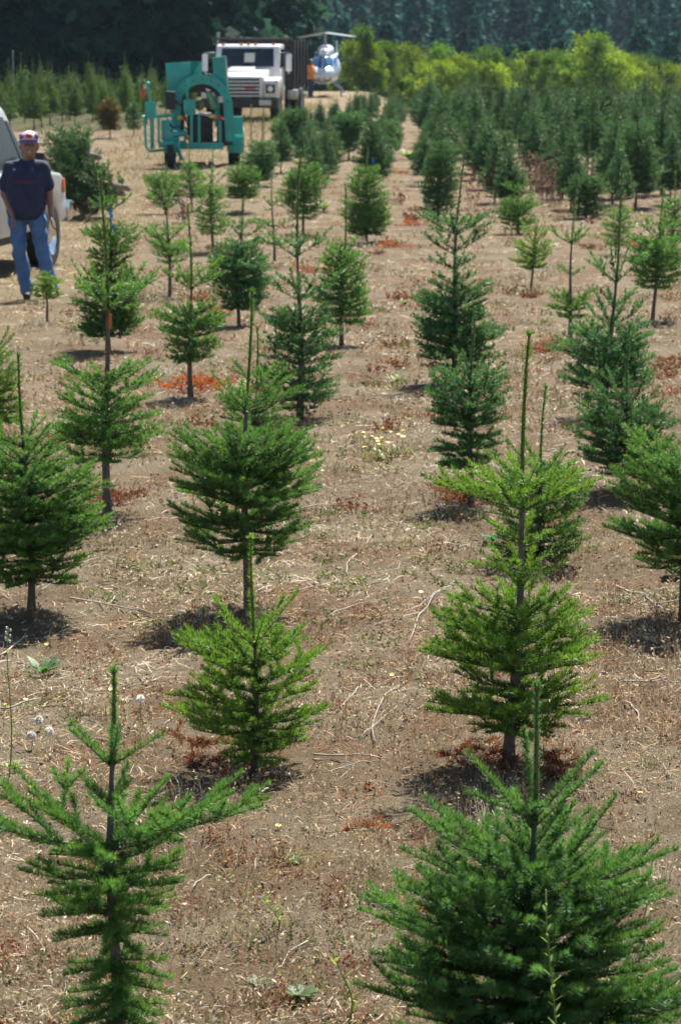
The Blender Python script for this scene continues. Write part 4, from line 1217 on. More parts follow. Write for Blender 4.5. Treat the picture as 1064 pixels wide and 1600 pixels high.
# ------------------------------------------------------------------ helicopter, nose to the camera
def helicopter():
    y = 137.0; x = (507 - CX) / FOC * y; s = 34.5
    Hc = empty('helicopter', (x, y, float(gz(x, y))), math.radians(-4))
    tag(Hc, 'pale blue and white helicopter standing on the lane behind the truck', 'helicopter')
    def loft(sec, m, name, n=20):
        """sections (y, cz, half width, half height)"""
        mb = MB(); prev = None
        for (yy, cz, hw, hh) in sec:
            ring = [mb.bm.verts.new((hw * math.copysign(abs(math.cos(a)) ** 0.85, math.cos(a)), yy, cz + hh * math.copysign(abs(math.sin(a)) ** 0.85, math.sin(a)))) for a in np.linspace(0, 2 * math.pi, n, endpoint=False)]
            if prev:
                for k in range(n):
                    mb.bm.faces.new((prev[k], prev[(k + 1) % n], ring[(k + 1) % n], ring[k]))
            else:
                mb.bm.faces.new(ring)
            prev = ring
        mb.bm.faces.new(prev)
        return mb.build(name, m, Hc, smooth=True)
    loft([(-1.55, 0.98, 0.12, 0.08), (-1.45, 0.98, 0.34, 0.20), (-1.1, 1.00, 0.55, 0.34), (-0.6, 1.12, 0.64, 0.52), (0.2, 1.22, 0.68, 0.66), (1.2, 1.24, 0.66, 0.66), (2.2, 1.40, 0.42, 0.48), (3.0, 1.55, 0.20, 0.22)], M_HELI, 'fuselage')
    loft([(2.9, 1.55, 0.20, 0.22), (5.0, 1.68, 0.14, 0.15), (7.8, 1.85, 0.09, 0.10)], M_HELI, 'tail_boom', 12)
    loft([(-0.15, 1.95, 0.20, 0.14), (0.3, 2.02, 0.34, 0.25), (1.2, 2.05, 0.36, 0.27), (2.2, 1.90, 0.22, 0.20)], M_HELI, 'engine_cowl', 14)
    for sx in (-1, 1):
        MB().hexa([(sx * 0.04, -1.30, 1.24), (sx * 0.50, -1.02, 1.24), (sx * 0.48, -0.95, 1.20), (sx * 0.04, -1.2, 1.20),
                   (sx * 0.04, -0.60, 1.80), (sx * 0.40, -0.46, 1.76), (sx * 0.38, -0.36, 1.70), (sx * 0.04, -0.48, 1.74)]).build('windshield', M_SKYGLASS, Hc, bevel=0.02)
        MB().hexa([(sx * 0.56, -1.0, 1.24), (sx * 0.70, -0.2, 1.20), (sx * 0.66, -0.2, 1.20), (sx * 0.50, -0.9, 1.24),
                   (sx * 0.46, -0.42, 1.74), (sx * 0.58, -0.1, 1.76), (sx * 0.54, -0.1, 1.74), (sx * 0.42, -0.36, 1.72)]).build('door_window', M_SKYGLASS, Hc)
        MB().hexa([(sx * 0.10, -1.42, 0.74), (sx * 0.40, -1.22, 0.72), (sx * 0.38, -1.05, 0.70), (sx * 0.10, -1.2, 0.70),
                   (sx * 0.10, -1.56, 0.90), (sx * 0.42, -1.34, 0.90), (sx * 0.40, -1.2, 0.92), (sx * 0.10, -1.4, 0.92)]).build('chin_window', M_SKYGLASS, Hc, bevel=0.015)
        MB().tube([(sx * 0.85, -1.55, 0.22), (sx * 0.85, -1.3, 0.08), (sx * 0.85, 1.6, 0.08)], 0.045).build('skid', M_GREY, Hc, smooth=True)
        for yy in (-0.6, 0.9):
            MB().tube([(sx * 0.85, yy, 0.08), (sx * 0.7, yy, 0.4), (sx * 0.35, yy, 0.68)], 0.035).build('skid_strut', M_GREY, Hc, smooth=True)
        MB().box(*(sorted((sx * 0.05, sx * 0.95))), 5.2, 5.6, 1.62, 1.67).build('stabiliser', M_BLACK, Hc, bevel=0.01)
    for sx in (-1, 1):
        MB().ball((sx * 0.16, -0.30, 1.93), (0.07, 0.06, 0.07)).build('landing_light', M_LAMP, Hc, smooth=True)
    MB().prism([(7.3, 1.5), (7.7, 2.5), (8.0, 2.5), (7.9, 1.2)], 'x', -0.03, 0.03).build('tail_fin', M_HELI, Hc)
    MB().tube([(0, 0.6, 2.2), (0, 0.6, 2.85)], [0.07, 0.045], 10).build('rotor_mast', M_GREY, Hc, smooth=True)
    hb = MB().box(-0.28, 0.28, 0.50, 0.70, 2.78, 2.86).build('rotor_hub', M_GREY, Hc, bevel=0.02)
    for sx in (-1, 1):
        mb = MB(); a = math.radians(72)
        pts = []
        for t, w in ((0.2, 0.10), (0.9, 0.17), (5.0, 0.17)):
            px, py = sx * t * math.cos(a), 0.6 - sx * t * math.sin(a)
            nx, ny = math.sin(a) * w, math.cos(a) * w
            zz = 2.84 - 0.035 * t
            pts.append([(px - nx, py - ny, zz - 0.02), (px + nx, py + ny, zz - 0.02), (px + nx, py + ny, zz + 0.02), (px - nx, py - ny, zz + 0.02)])
        for p, q in zip(pts, pts[1:]):
            mb.hexa([p[0], p[1], q[1], q[0], p[3], p[2], q[2], q[3]])
        mb.build('rotor_blade', M_HELI, Hc)

# ------------------------------------------------------------------ pickup cut off by the left edge, heading away (local +y forward)
M_SIDEGLASS = mat('dark_side_glass', (0.015, 0.022, 0.026), 0.25, spec=0.15)
def pickup():
    x, y, s = at(74, 417)
    P = empty('pickup_truck', (x - 0.86, y, float(gz(x, y))), math.radians(-8.5))
    tag(P, 'pale silver pickup truck cut off by the left edge behind the man', 'truck')
    # origin at front axle centre; body side at x=+-0.93
    body = [(-4.1, 0.50), (-4.1, 1.12), (-2.35, 1.16), (-0.72, 1.17), (0.55, 1.07), (0.78, 0.98), (0.82, 0.52), (0.45, 0.48), (0.40, 0.62), (0.24, 0.78), (0, 0.84), (-0.24, 0.78), (-0.40, 0.62), (-0.45, 0.46), (-2.85, 0.46), (-2.95, 0.70), (-3.2, 0.84), (-3.45, 0.78), (-3.62, 0.5)]
    MB().prism(body, 'x', -0.93, 0.93).build('body', M_SILVER, P, bevel=0.045, seg=3)
    cab = [(-0.62, 1.14), (-1.22, 1.84), (-1.4, 1.90), (-3.2, 1.90), (-3.5, 1.14)]
    mb = MB()
    A = [(0.88 if z < 1.3 else 0.72, yy, z) for yy, z in cab]
    va = [mb.bm.verts.new(p) for p in A]; vb = [mb.bm.verts.new((-p[0], p[1], p[2])) for p in A]
    mb.bm.faces.new(va); mb.bm.faces.new(vb[::-1])
    for i in range(len(A)):
        j = (i + 1) % len(A)
        mb.bm.faces.new((va[i], vb[i], vb[j], va[j]))
    mb.build('cab', M_SILVER, P, bevel=0.035)
    def side(poly, off, name, m, par=P):
        out = MB()
        for sx in (1, -1):
            def px(z): return sx * (0.88 + (0.72 - 0.88) * (z - 1.14) / (1.84 - 1.14) + off)
            q = [(px(z), yy, z) for yy, z in poly] + [(px(z) - sx * 0.02, yy, z) for yy, z in poly]
            n = len(poly)
            v = [out.bm.verts.new(p) for p in q]
            out.bm.faces.new(v[:n]); out.bm.faces.new(v[n:][::-1])
            for i in range(n):
                out.bm.faces.new((v[i], v[(i + 1) % n], v[n + (i + 1) % n], v[n + i]))
            out.build(name, m, par)
            out = MB()
        out.bm.free()
    side([(-1.02, 1.20), (-1.38, 1.76), (-2.15, 1.78), (-2.15, 1.20)], 0.012, 'door_window', M_SIDEGLASS)
    side([(-0.76, 1.20), (-1.18, 1.70), (-1.30, 1.72), (-0.96, 1.20)], 0.012, 'quarter_window', M_SIDEGLASS, P)
    MB().hexa([(-0.78, -0.665, 1.20), (0.78, -0.665, 1.20), (0.78, -0.70, 1.18), (-0.78, -0.70, 1.18), (-0.68, -1.25, 1.74), (0.68, -1.25, 1.74), (0.68, -1.29, 1.72), (-0.68, -1.29, 1.72)]).build('windshield', M_GLASS, P)
    for sx in (-1, 1):
        dr = MB().box(*sorted((sx * 0.925, sx * 0.938)), -2.2, -0.62, 0.52, 1.12).build('door', M_SILVER, P, bevel=0.005)
        MB().box(*sorted((sx * 0.938, sx * 0.965)), -2.05, -1.85, 0.98, 1.02).build('handle', M_CHROME, dr, bevel=0.006)
        MB().box(*sorted((sx * 0.925, sx * 0.945)), 0.60, 0.69, 0.84, 1.0).build('side_marker', M_ORANGE, P, bevel=0.006)
        w = wheel(P, (sx * 0.84, 0, 0.37), 0.37, 0.24, rimmat=M_CHROME, hub=0.45)
        wheel(P, (sx * 0.84, -3.22, 0.37), 0.37, 0.24, rimmat=M_CHROME, hub=0.45)
        mr = MB().box(sx * 1.02 - 0.09, sx * 1.02 + 0.09, -0.98, -0.92, 1.18, 1.36).build('mirror', M_BLACK, P, bevel=0.02)
        MB().tube([(sx * 0.86, -0.92, 1.2), (sx * 0.98, -0.94, 1.24)], 0.02).build('mirror_arm', M_BLACK, mr)
    MB().prism([(0.80, 0.50), (0.95, 0.52), (0.98, 0.66), (0.92, 0.74), (0.80, 0.74)], 'x', -0.97, 0.97).build('front_bumper', M_CHROME, P, bevel=0.02)
    MB().box(-0.8, 0.8, -3.9, 0.6, 0.36, 0.47).build('underbody', M_BLACK, P)
    MB().tube([(0.70, 0.1, 1.1), (0.70, 0.08, 1.55)], 0.004, 6).build('antenna', M_BLACK, P)

dump_truck(); baler(); helicopter(); pickup()

# ------------------------------------------------------------------ people: tapered capsules fused into one skin by voxel remeshing
def capsule_into(bm, a, b, ra, rb, sx=1.0, n=12):
    a, b = Vector(a), Vector(b)
    t = (b - a)
    L = t.length
    t = t.normalized() if L > 1e-6 else Vector((0, 0, 1))
    ref = Vector((0, 1, 0)) if abs(t.y) < 0.9 else Vector((1, 0, 0))
    u = t.cross(ref).normalized(); w = t.cross(u)
    rows = []
    for k in range(-4, 1): rows.append((a, ra, k * math.pi / 8))
    for k in range(0, 5): rows.append((b, rb, k * math.pi / 8))
    prev = None
    for (c, r, e) in rows:
        cc = c + t * (r * math.sin(e)); q = max(1e-4, r * math.cos(e))
        ring = [bm.verts.new(cc + (u * math.cos(2 * math.pi * i / n) * sx + w * math.sin(2 * math.pi * i / n)) * q) for i in range(n)]
        if prev:
            for i in range(n): bm.faces.new((prev[i], prev[(i + 1) % n], ring[(i + 1) % n], ring[i]))
        else: bm.faces.new(ring[::-1])
        prev = ring
    bm.faces.new(prev)

def fused(name, caps, voxel, m, parent, smooth=6, cut=None, balls=()):
    bm = bmesh.new()
    for c in caps: capsule_into(bm, *c)
    for (c, r) in balls:
        bmesh.ops.create_uvsphere(bm, u_segments=18, v_segments=12, radius=1, matrix=Matrix.Translation(c) @ Matrix.Diagonal((*r, 1)))
    bmesh.ops.recalc_face_normals(bm, faces=bm.faces)
    me = bpy.data.meshes.new(name + '_src'); bm.to_mesh(me); bm.free()
    o = bpy.data.objects.new(name + '_src', me); COL.objects.link(o)
    r = o.modifiers.new('r', 'REMESH'); r.mode = 'VOXEL'; r.voxel_size = voxel; r.use_smooth_shade = True
    s = o.modifiers.new('s', 'SMOOTH'); s.iterations = smooth; s.factor = 0.5
    dg = bpy.context.evaluated_depsgraph_get()
    dg.update()
    fin = bpy.data.meshes.new_from_object(o.evaluated_get(dg))
    bpy.data.objects.remove(o)
    if cut:
        bm = bmesh.new(); bm.from_mesh(fin)
        for (co, no) in cut:
            bmesh.ops.bisect_plane(bm, geom=bm.verts[:] + bm.edges[:] + bm.faces[:], plane_co=co, plane_no=no, clear_outer=True)
        bm.to_mesh(fin); bm.free()
    fin.name = name
    fin.materials.clear(); fin.materials.append(m)
    return add(name, fin, parent)

M_SKIN = mat('brown_skin', (0.27, 0.14, 0.085), 0.5, noise=0.15, nscale=20)
M_SHIRT = mat('navy_cotton', (0.022, 0.028, 0.075), 0.85, noise=0.25, nscale=14, bump=0.3)
M_PRINT = mat('maroon_chest_print', (0.07, 0.022, 0.055), 0.85)
M_JEANS = mat('blue_denim', (0.085, 0.19, 0.40), 0.85, noise=0.4, nscale=9, bump=0.3)
M_HAIR = mat('black_hair', (0.012, 0.010, 0.010), 0.5)
M_SHOE = mat('dark_shoe', (0.03, 0.025, 0.022), 0.7)
M_CAPW = mat('pinkish_white_cap_cloth', (0.60, 0.50, 0.54), 0.8)
M_CAPB = mat('violet_cap_cloth', (0.17, 0.12, 0.30), 0.8)
M_EYE = mat('dark_eye', (0.02, 0.012, 0.01), 0.2)
M_LIP = mat('lips', (0.22, 0.07, 0.06), 0.5)
M_TEETH = mat('teeth', (0.75, 0.72, 0.66), 0.4)
M_HIVIS = mat('orange_shirt', (0.75, 0.26, 0.03), 0.8)
M_DENIMD = mat('dark_trousers', (0.03, 0.04, 0.07), 0.85)

def folds(o, amp):
    """creases in cloth: slanting ripples pushed along the normals"""
    me = o.data; n = len(me.vertices)
    V = np.empty(n * 3, np.float32); me.vertices.foreach_get('co', V); V = V.reshape(-1, 3)
    N = np.empty(n * 3, np.float32); me.vertices.foreach_get('normal', N); N = N.reshape(-1, 3)
    x, y, z = V.T
    f = np.sin(34 * z + 14 * x + 3 * np.sin(9 * x + 5 * z)) * np.clip(np.sin(7 * z + 11 * x) + 0.3, 0, 1.3) + 0.6 * np.sin(23 * x - 41 * z + 8 * y)
    V = V + N * (amp * 0.55 * f)[:, None]
    me.vertices.foreach_set('co', V.ravel().astype(np.float32)); me.update()
    return o

def hand(caps, w, d, side, s=1.0):
    """palm and five curled fingers hanging from wrist w along d"""
    w = Vector(w); d = Vector(d).normalized()
    fwd = Vector((0, -1, 0)); fwd = (fwd - d * fwd.dot(d)).normalized()
    out = d.cross(fwd)
    pe = w + d * 0.085 * s
    for k in (-1, 0, 1):
        caps.append((tuple(w + d * 0.01 + fwd * k * 0.010), tuple(pe + fwd * k * 0.024 * s), 0.016 * s, 0.014 * s))
    for k, ln in zip((-1.5, -0.5, 0.5, 1.5), (0.060, 0.072, 0.078, 0.070)):
        b = pe + fwd * k * 0.019 * s
        curl = -out * side
        m = b + d * ln * 0.5 * s + curl * 0.010
        e = m + d * ln * 0.42 * s + curl * 0.026
        caps.append((tuple(b), tuple(m), 0.0095 * s, 0.0088 * s)); caps.append((tuple(m), tuple(e), 0.0088 * s, 0.0075 * s))
    tb = w + d * 0.03 + fwd * 0.026
    tm = tb + d * 0.035 + fwd * 0.022
    caps.append((tuple(tb), tuple(tm), 0.012 * s, 0.010 * s)); caps.append((tuple(tm), tuple(tm + d * 0.03 + fwd * 0.004), 0.010 * s, 0.008 * s))

def person(loc, rz, label, J, shirt, jeans, cap=True, voxel=0.010, scale=1.0, print_=False):
    R = empty('person', loc, rz)
    R.scale = (scale,) * 3
    tag(R, label, 'person')
    g = lambda k: Vector(J[k])
    caps = []
    hd = g('head')
    caps += [(tuple(g('neck')), tuple(hd + Vector((0, 0.01, -0.06))), 0.062, 0.060)]
    caps += [(tuple(g('pelvis') + Vector((-0.07, 0, 0))), tuple(g('pelvis') + Vector((0.07, 0, 0))), 0.115, 0.115)]
    caps += [(tuple(g('pelvis')), tuple(g('chest')), 0.115, 0.12), (tuple(g('chest') + Vector((-0.06, 0, 0.0))), tuple(g('chest') + Vector((0.06, 0, 0.0))), 0.105, 0.105)]
    caps += [(tuple(g('chest')), tuple(g('neck')), 0.11, 0.06)]
    for sd in ('L', 'R'):
        s = -1 if sd == 'L' else 1
        sh, el, wr = g('sh' + sd), g('el' + sd), g('wr' + sd)
        caps += [(tuple(g('chest') + Vector((0.08 * s, 0, 0.04))), tuple(sh), 0.062, 0.055), (tuple(sh), tuple(el), 0.054, 0.043), (tuple(el), tuple(wr), 0.043, 0.028)]
        hand(caps, wr, wr - el, s)
        hp, kn, an = g('hp' + sd), g('kn' + sd), g('an' + sd)
        caps += [(tuple(hp), tuple(kn), 0.088, 0.058), (tuple(kn), tuple(an), 0.056, 0.040), (tuple(an), tuple(an + Vector((0, -0.10, -0.035))), 0.038, 0.034)]
    # head: skull, jaw, nose, ears
    balls = [(tuple(hd + Vector((0, 0.012, 0.02))), (0.077, 0.095, 0.105)), (tuple(hd + Vector((0, -0.025, -0.055))), (0.056, 0.062, 0.062)),
             (tuple(hd + Vector((0, -0.090, -0.018))), (0.014, 0.018, 0.024)), (tuple(hd + Vector((0.080, 0.01, -0.005))), (0.012, 0.022, 0.032)), (tuple(hd + Vector((-0.080, 0.01, -0.005))), (0.012, 0.022, 0.032)),
             (tuple(hd + Vector((0.035, -0.072, 0.022))), (0.024, 0.012, 0.008)), (tuple(hd + Vector((-0.035, -0.072, 0.022))), (0.024, 0.012, 0.008))]
    HS = 1.12
    balls = [(tuple(hd + (Vector(c) - hd) * HS), tuple(q * HS for q in r)) for c, r in balls]
    body = fused('body', caps, 0.0085 if voxel < 0.012 else voxel, M_SKIN, R, 5, balls=balls)
    for s in (-1, 1):
        MB().ball(tuple(hd + Vector((0.036 * s, -0.089, 0.006))), (0.012, 0.008, 0.008)).build('eye', M_EYE, body, smooth=True)
        MB().ball(tuple(hd + Vector((0.038 * s, -0.094, 0.031))), (0.022, 0.006, 0.005)).build('eyebrow', M_HAIR, body, smooth=True)
    mo = MB().ball(tuple(hd + Vector((0, -0.093, -0.062))), (0.028, 0.008, 0.010)).build('mouth', M_LIP, body, smooth=True)
    MB().ball(tuple(hd + Vector((0, -0.099, -0.061))), (0.020, 0.005, 0.005)).build('teeth', M_TEETH, body, smooth=True)
    # hair round the back and sides
    fused('hair', [], 0.009, M_HAIR, R, 3, balls=[(tuple(hd + Vector((0, 0.035, 0.005))), (0.094, 0.098, 0.112)), (tuple(hd + Vector((-0.045, 0.06, -0.075))), (0.04, 0.035, 0.06))],
          cut=[(tuple(hd + Vector((0, -0.012, 0))), (0, -1, 0.35))])
    # clothing
    sc = []
    sc += [(tuple(g('pelvis') + Vector((-0.055, 0, -0.02))), tuple(g('chest') + Vector((-0.06, 0, 0.0))), 0.142, 0.145), (tuple(g('pelvis') + Vector((0.055, 0, -0.02))), tuple(g('chest') + Vector((0.06, 0, 0.0))), 0.142, 0.145)]
    sc += [(tuple(g('pelvis') + Vector((0, -0.012, -0.02))), tuple(g('chest') + Vector((0, -0.012, 0.0))), 0.150, 0.155)]
    sc += [(tuple(g('chest') + Vector((0, -0.005, 0.03))), tuple(g('neck') + Vector((0, 0, -0.03))), 0.145, 0.078)]
    for sd in ('L', 'R'):
        s = -1 if sd == 'L' else 1
        sh, el = g('sh' + sd), g('el' + sd)
        sc += [(tuple(g('chest') + Vector((0.06 * s, 0, 0.09))), tuple(sh), 0.092, 0.074), (tuple(sh), tuple(sh + (el - sh) * 0.72), 0.074, 0.076)]
    cuts = [(tuple(g('pelvis') + Vector((0, 0, -0.10))), (0, 0, -1)), (tuple(g('neck') + Vector((0, 0, 0.015))), (0, -0.3, 1))]
    st = folds(fused('shirt', sc, voxel, shirt, R, 6, cut=cuts), 0.009)
    if print_:
        c = g('chest')
        n = 12
        v = []; f = []
        for i in range(n + 1):
            a = -0.75 + 1.5 * i / n
            for z in (-0.035, 0.0):
                v.append((c.x + 0.185 * math.sin(a), c.y - 0.012 - 0.160 * math.cos(a) ** 0.6 - 0.004, c.z - 0.02 + z))
        f = [(2 * i, 2 * i + 2, 2 * i + 3, 2 * i + 1) for i in range(n)]
        add('chest_print', npmesh('chest_print', np.array(v), np.array(f), [M_PRINT]), st)
    jc = [(tuple(g('pelvis') + Vector((-0.065, 0, 0.02))), tuple(g('pelvis') + Vector((0.065, 0, 0.02))), 0.128, 0.128)]
    for sd in ('L', 'R'):
        hp, kn, an = g('hp' + sd), g('kn' + sd), g('an' + sd)
        jc += [(tuple(hp + Vector((0, 0, 0.06))), tuple(kn), 0.104, 0.072), (tuple(kn), tuple(an + Vector((0, 0, -0.01))), 0.074, 0.068)]
    folds(fused('jeans', jc, voxel, jeans, R, 6), 0.012)
    for sd in ('L', 'R'):
        an = g('an' + sd)
        fused('shoe', [(tuple(an + Vector((0, 0.03, -0.045))), tuple(an + Vector((0, -0.15, -0.052))), 0.046, 0.040), (tuple(an), tuple(an + Vector((0, 0, -0.04))), 0.048, 0.046)], voxel, M_SHOE, R, 4,
              cut=[((0, 0, an.z - 0.088), (0, 0, -1))])
    if cap:
        cp = fused('cap', [], 0.008, M_CAPW, R, 2, balls=[(tuple(hd + Vector((0, 0.008, 0.045))), (0.103, 0.122, 0.106))], cut=[(tuple(hd + Vector((0, 0, 0.048))), (0, -0.12, -1))])
        mb = MB()
        for i in range(12):
            a0, a1 = math.pi * (0.12 + 0.76 * i / 12), math.pi * (0.12 + 0.76 * (i + 1) / 12)
            def q(a, r, z): return (hd.x + 0.099 * r * math.cos(a), hd.y - 0.076 * r * math.sin(a) - (0.030 if r > 1 else 0.02), hd.z + z)
            mb.hexa([q(a0, 1, 0.047), q(a1, 1, 0.047), q(a1, 1.25, 0.026), q(a0, 1.25, 0.026), q(a0, 1, 0.054), q(a1, 1, 0.054), q(a1, 1.25, 0.033), q(a0, 1.25, 0.033)])
        mb.build('brim', M_CAPB, cp, smooth=True)
        MB().ball(tuple(hd + Vector((0, -0.096, 0.098))), (0.034, 0.022, 0.026)).build('emblem', M_RED, cp, smooth=True)
        for s in (-1, 1):
            MB().ball(tuple(hd + Vector((0.074 * s, -0.039, 0.092))), (0.026, 0.055, 0.034)).build('side_panel', M_CAPB, cp, smooth=True)
    else:
        MB().ball(tuple(hd + Vector((0, 0.02, 0.05))), (0.086, 0.1, 0.085)).build('hair_top', M_HAIR, body, smooth=True)
    return R

def people():
    x, y, s = at(48, 467)
    J = dict(pelvis=(-0.03, 0, 0.90), chest=(-0.025, 0.02, 1.22), neck=(0.0, 0.010, 1.40), head=(0.015, -0.020, 1.54),
             shL=(-0.175, 0.02, 1.32), elL=(-0.25, 0.05, 1.07), wrL=(-0.165, -0.13, 0.86),
             shR=(0.140, 0.02, 1.32), elR=(0.205, 0.04, 1.07), wrR=(0.225, -0.05, 0.84),
             hpL=(-0.125, 0, 0.86), knL=(-0.10, -0.04, 0.47), anL=(-0.03, 0.0, 0.09),
             hpR=(0.06, 0, 0.86), knR=(0.135, -0.04, 0.47), anR=(0.225, -0.03, 0.09))
    person((x, y, float(gz(x, y)) + 0.0), math.radians(4), 'person in navy t-shirt, blue jeans and white cap standing beside the pickup', J, M_SHIRT, M_JEANS, print_=True)
    J2 = dict(pelvis=(0, 0, 0.90), chest=(0, 0.0, 1.24), neck=(0, 0.0, 1.43), head=(0.0, -0.03, 1.55),
              shL=(-0.19, 0, 1.37), elL=(-0.24, 0.03, 1.09), wrL=(-0.20, -0.12, 0.90), shR=(0.19, 0, 1.37), elR=(0.25, -0.05, 1.12), wrR=(0.30, -0.22, 1.05),
              hpL=(-0.09, 0, 0.86), knL=(-0.10, -0.02, 0.47), anL=(-0.10, 0.02, 0.09), hpR=(0.09, 0, 0.86), knR=(0.10, -0.03, 0.47), anR=(0.11, 0.0, 0.09))
    y2 = 134.0; x2 = (486 - CX) / FOC * y2
    person((x2, y2, float(gz(x2, y2))), math.radians(70), 'person in orange shirt and dark trousers working at the side of the helicopter', J2, M_HIVIS, M_DENIMD, cap=False, voxel=0.018)
people()

# ------------------------------------------------------------------ heap of cut firs between the pickup and the machine
def cut_firs():
    rng = np.random.default_rng(31)
    x0, y0, s = at(132, 342)
    spots = [(-0.36, 0.05, 0.20, 0.2, 'cut fir lying at the bottom left of the green heap behind the man'),
             (0.02, -0.12, 0.22, 0.05, 'cut fir at the bottom front of the green heap, pale cut butt low down'),
             (0.30, 0.15, 0.22, -0.15, 'cut fir at the bottom right of the green heap behind the man'),
             (-0.20, 0.20, 0.62, 0.25, 'cut fir lying on the upper left of the green heap'),
             (0.22, 0.0, 0.60, -0.05, 'cut fir on top of the green heap with a long pale butt sticking out'),
             (0.0, 0.35, 0.92, 0.1, 'cut fir crowning the green heap behind the man')]
    for i, (dx, dy, h, ang, label) in enumerate(spots):
        x, y = x0 + dx, y0 + dy
        root = empty('cut_fir', (x, y, float(gz(x, y)) + h), 0)
        tag(root, label, 'cut fir', 'cut firs heaped by the lane')
        sg = Segs()
        # trunk lies mostly away from the viewer, butt to the right and front
        ax = unit(np.array([-0.55 + ang, 0.80, 0.10 if i > 2 else 0.03]))
        Ln = 1.7
        p0 = -ax * (0.62 if i in (1, 4) else 0.30) + np.array([0.10, 0, 0]) + rng.normal(0, 0.06, 3)
        pts = [p0 + ax * Ln * t for t in np.linspace(0, 1, 6)]
        add('trunk', stem_mesh('trunk', pts, np.linspace(0.045, 0.008, 6), 9, [M_CUTBARK], 0.03, rng), root)
        for k in range(120):
            t = 0.14 + 0.83 * rng.random()
            o = p0 + ax * Ln * t
            a = rng.random() * 6.283
            sv = unit(np.cross(ax, np.array([0, 0, 1.0]))); uv = np.cross(sv, ax)
            rd = sv * math.cos(a) + uv * math.sin(a)
            d = unit(rd * 0.9 + ax * 0.75)
            L = (0.46 * (1 - 0.45 * t)) * (0.5 + 0.9 * rng.random() ** 1.5)
            e = o + d * L
            if e[2] + h < 0.02: e[2] = 0.02 - h
            mid = (o + e) / 2
            sg.add(o, mid, 0.006, 0.004, 0.8, 0.15, 50); sg.add(mid, e, 0.004, 0.002, 0.2, 0.15, 50)
            for s2 in (-1, 1):
                for q in (0.35, 0.6, 0.8):
                    b = o + (e - o) * q
                    dd = unit(d + s2 * 0.8 * unit(np.cross(d, rd + 0.01)) + rng.normal(0, 0.15, 3))
                    f = b + dd * L * 0.45 * (1.1 - q)
                    if f[2] + h < 0.02: f[2] = 0.02 - h
                    sg.add(b, f, 0.003, 0.002, 0.4, 0.15, 50)
        add('crown', needle_mesh('crown', sg, (85, 0.042, 0.020, 3), rng, ((0.022, 0.07, 0.035), (0.07, 0.17, 0.07), (0.04, 0.12, 0.08)), [M_NEEDLE, M_TWIG]), root)
M_CUTBARK = mat('pale_cut_bark', (0.30, 0.23, 0.18), 0.85, noise=0.3, nscale=30)
cut_firs()

# ------------------------------------------------------------------ dead boughs, twigs and weeds one can pick out
PAL_DEAD = ((0.30, 0.085, 0.03), (0.40, 0.135, 0.05), (0.22, 0.06, 0.03))
PAL_DEADBROWN = ((0.13, 0.05, 0.03), (0.22, 0.085, 0.045), (0.11, 0.05, 0.035))
def dead_boughs(u, v, wpx, n, label, brown=False, hh=0.03):
    x, y, s = at(u, v)
    rng = np.random.default_rng(int(u * 3 + v))
    root = empty('dead_boughs', (x, y, float(gz(x, y))))
    tag(root, label, 'dead boughs', 'dead fir boughs on the ground')
    R = wpx / s / 2
    lod = lod_for(y); lod = (lod[0] * 0.6, lod[1], lod[2], 3)
    m = int(n * 45)
    a = rng.random(m) * 6.283; q = R * 1.15 * rng.random(m) ** 0.55 * (0.75 + 0.35 * np.sin(a * 3 + u))
    px, py = np.cos(a) * q, np.sin(a) * q * 1.4
    P = np.stack([px, py, gz(x + px, y + py) - gz(x, y) + 0.003 + 0.012 * rng.random(m)], 1)
    dv = unit(np.stack([rng.normal(0, 1, m), rng.normal(0, 1, m), rng.normal(0, 0.25, m)], 1))
    ln = (lod[1] * (0.9 + 0.6 * rng.random(m)))[:, None]
    wv = unit(np.cross(dv, np.array([0, 0, 1.0]) + rng.normal(0, 0.3, (m, 3)))) * lod[2] * 0.55
    pal = np.array(PAL_DEADBROWN if brown else PAL_DEAD)
    add('needle_litter', npmesh('needle_litter', np.stack([P - wv, P + wv, P + dv * ln], 1).reshape(-1, 3), np.arange(m * 3).reshape(-1, 3), [M_DRY],
        col=np.repeat(pal[rng.integers(0, 3, m)] * (0.6 + 0.6 * rng.random((m, 1))), 3, axis=0)), root)
    for i in range(n):
        a = rng.random() * 6.283
        q = R * rng.random() ** 0.6
        o = np.array([math.cos(a) * q, math.sin(a) * q * 1.3, 0.012 + hh * rng.random()])
        sg = Segs()
        grow_branch(sg, o, rng.random() * 6.283, (0.06 + 0.10 * rng.random()), rng.normal(0.0, 0.02), rng, seg_len=0.07, thick=0.003)
        add('bough', needle_mesh('bough', sg, lod, rng, PAL_DEADBROWN if brown else PAL_DEAD, [M_NEEDLE, M_BROWNTWIG]), root)

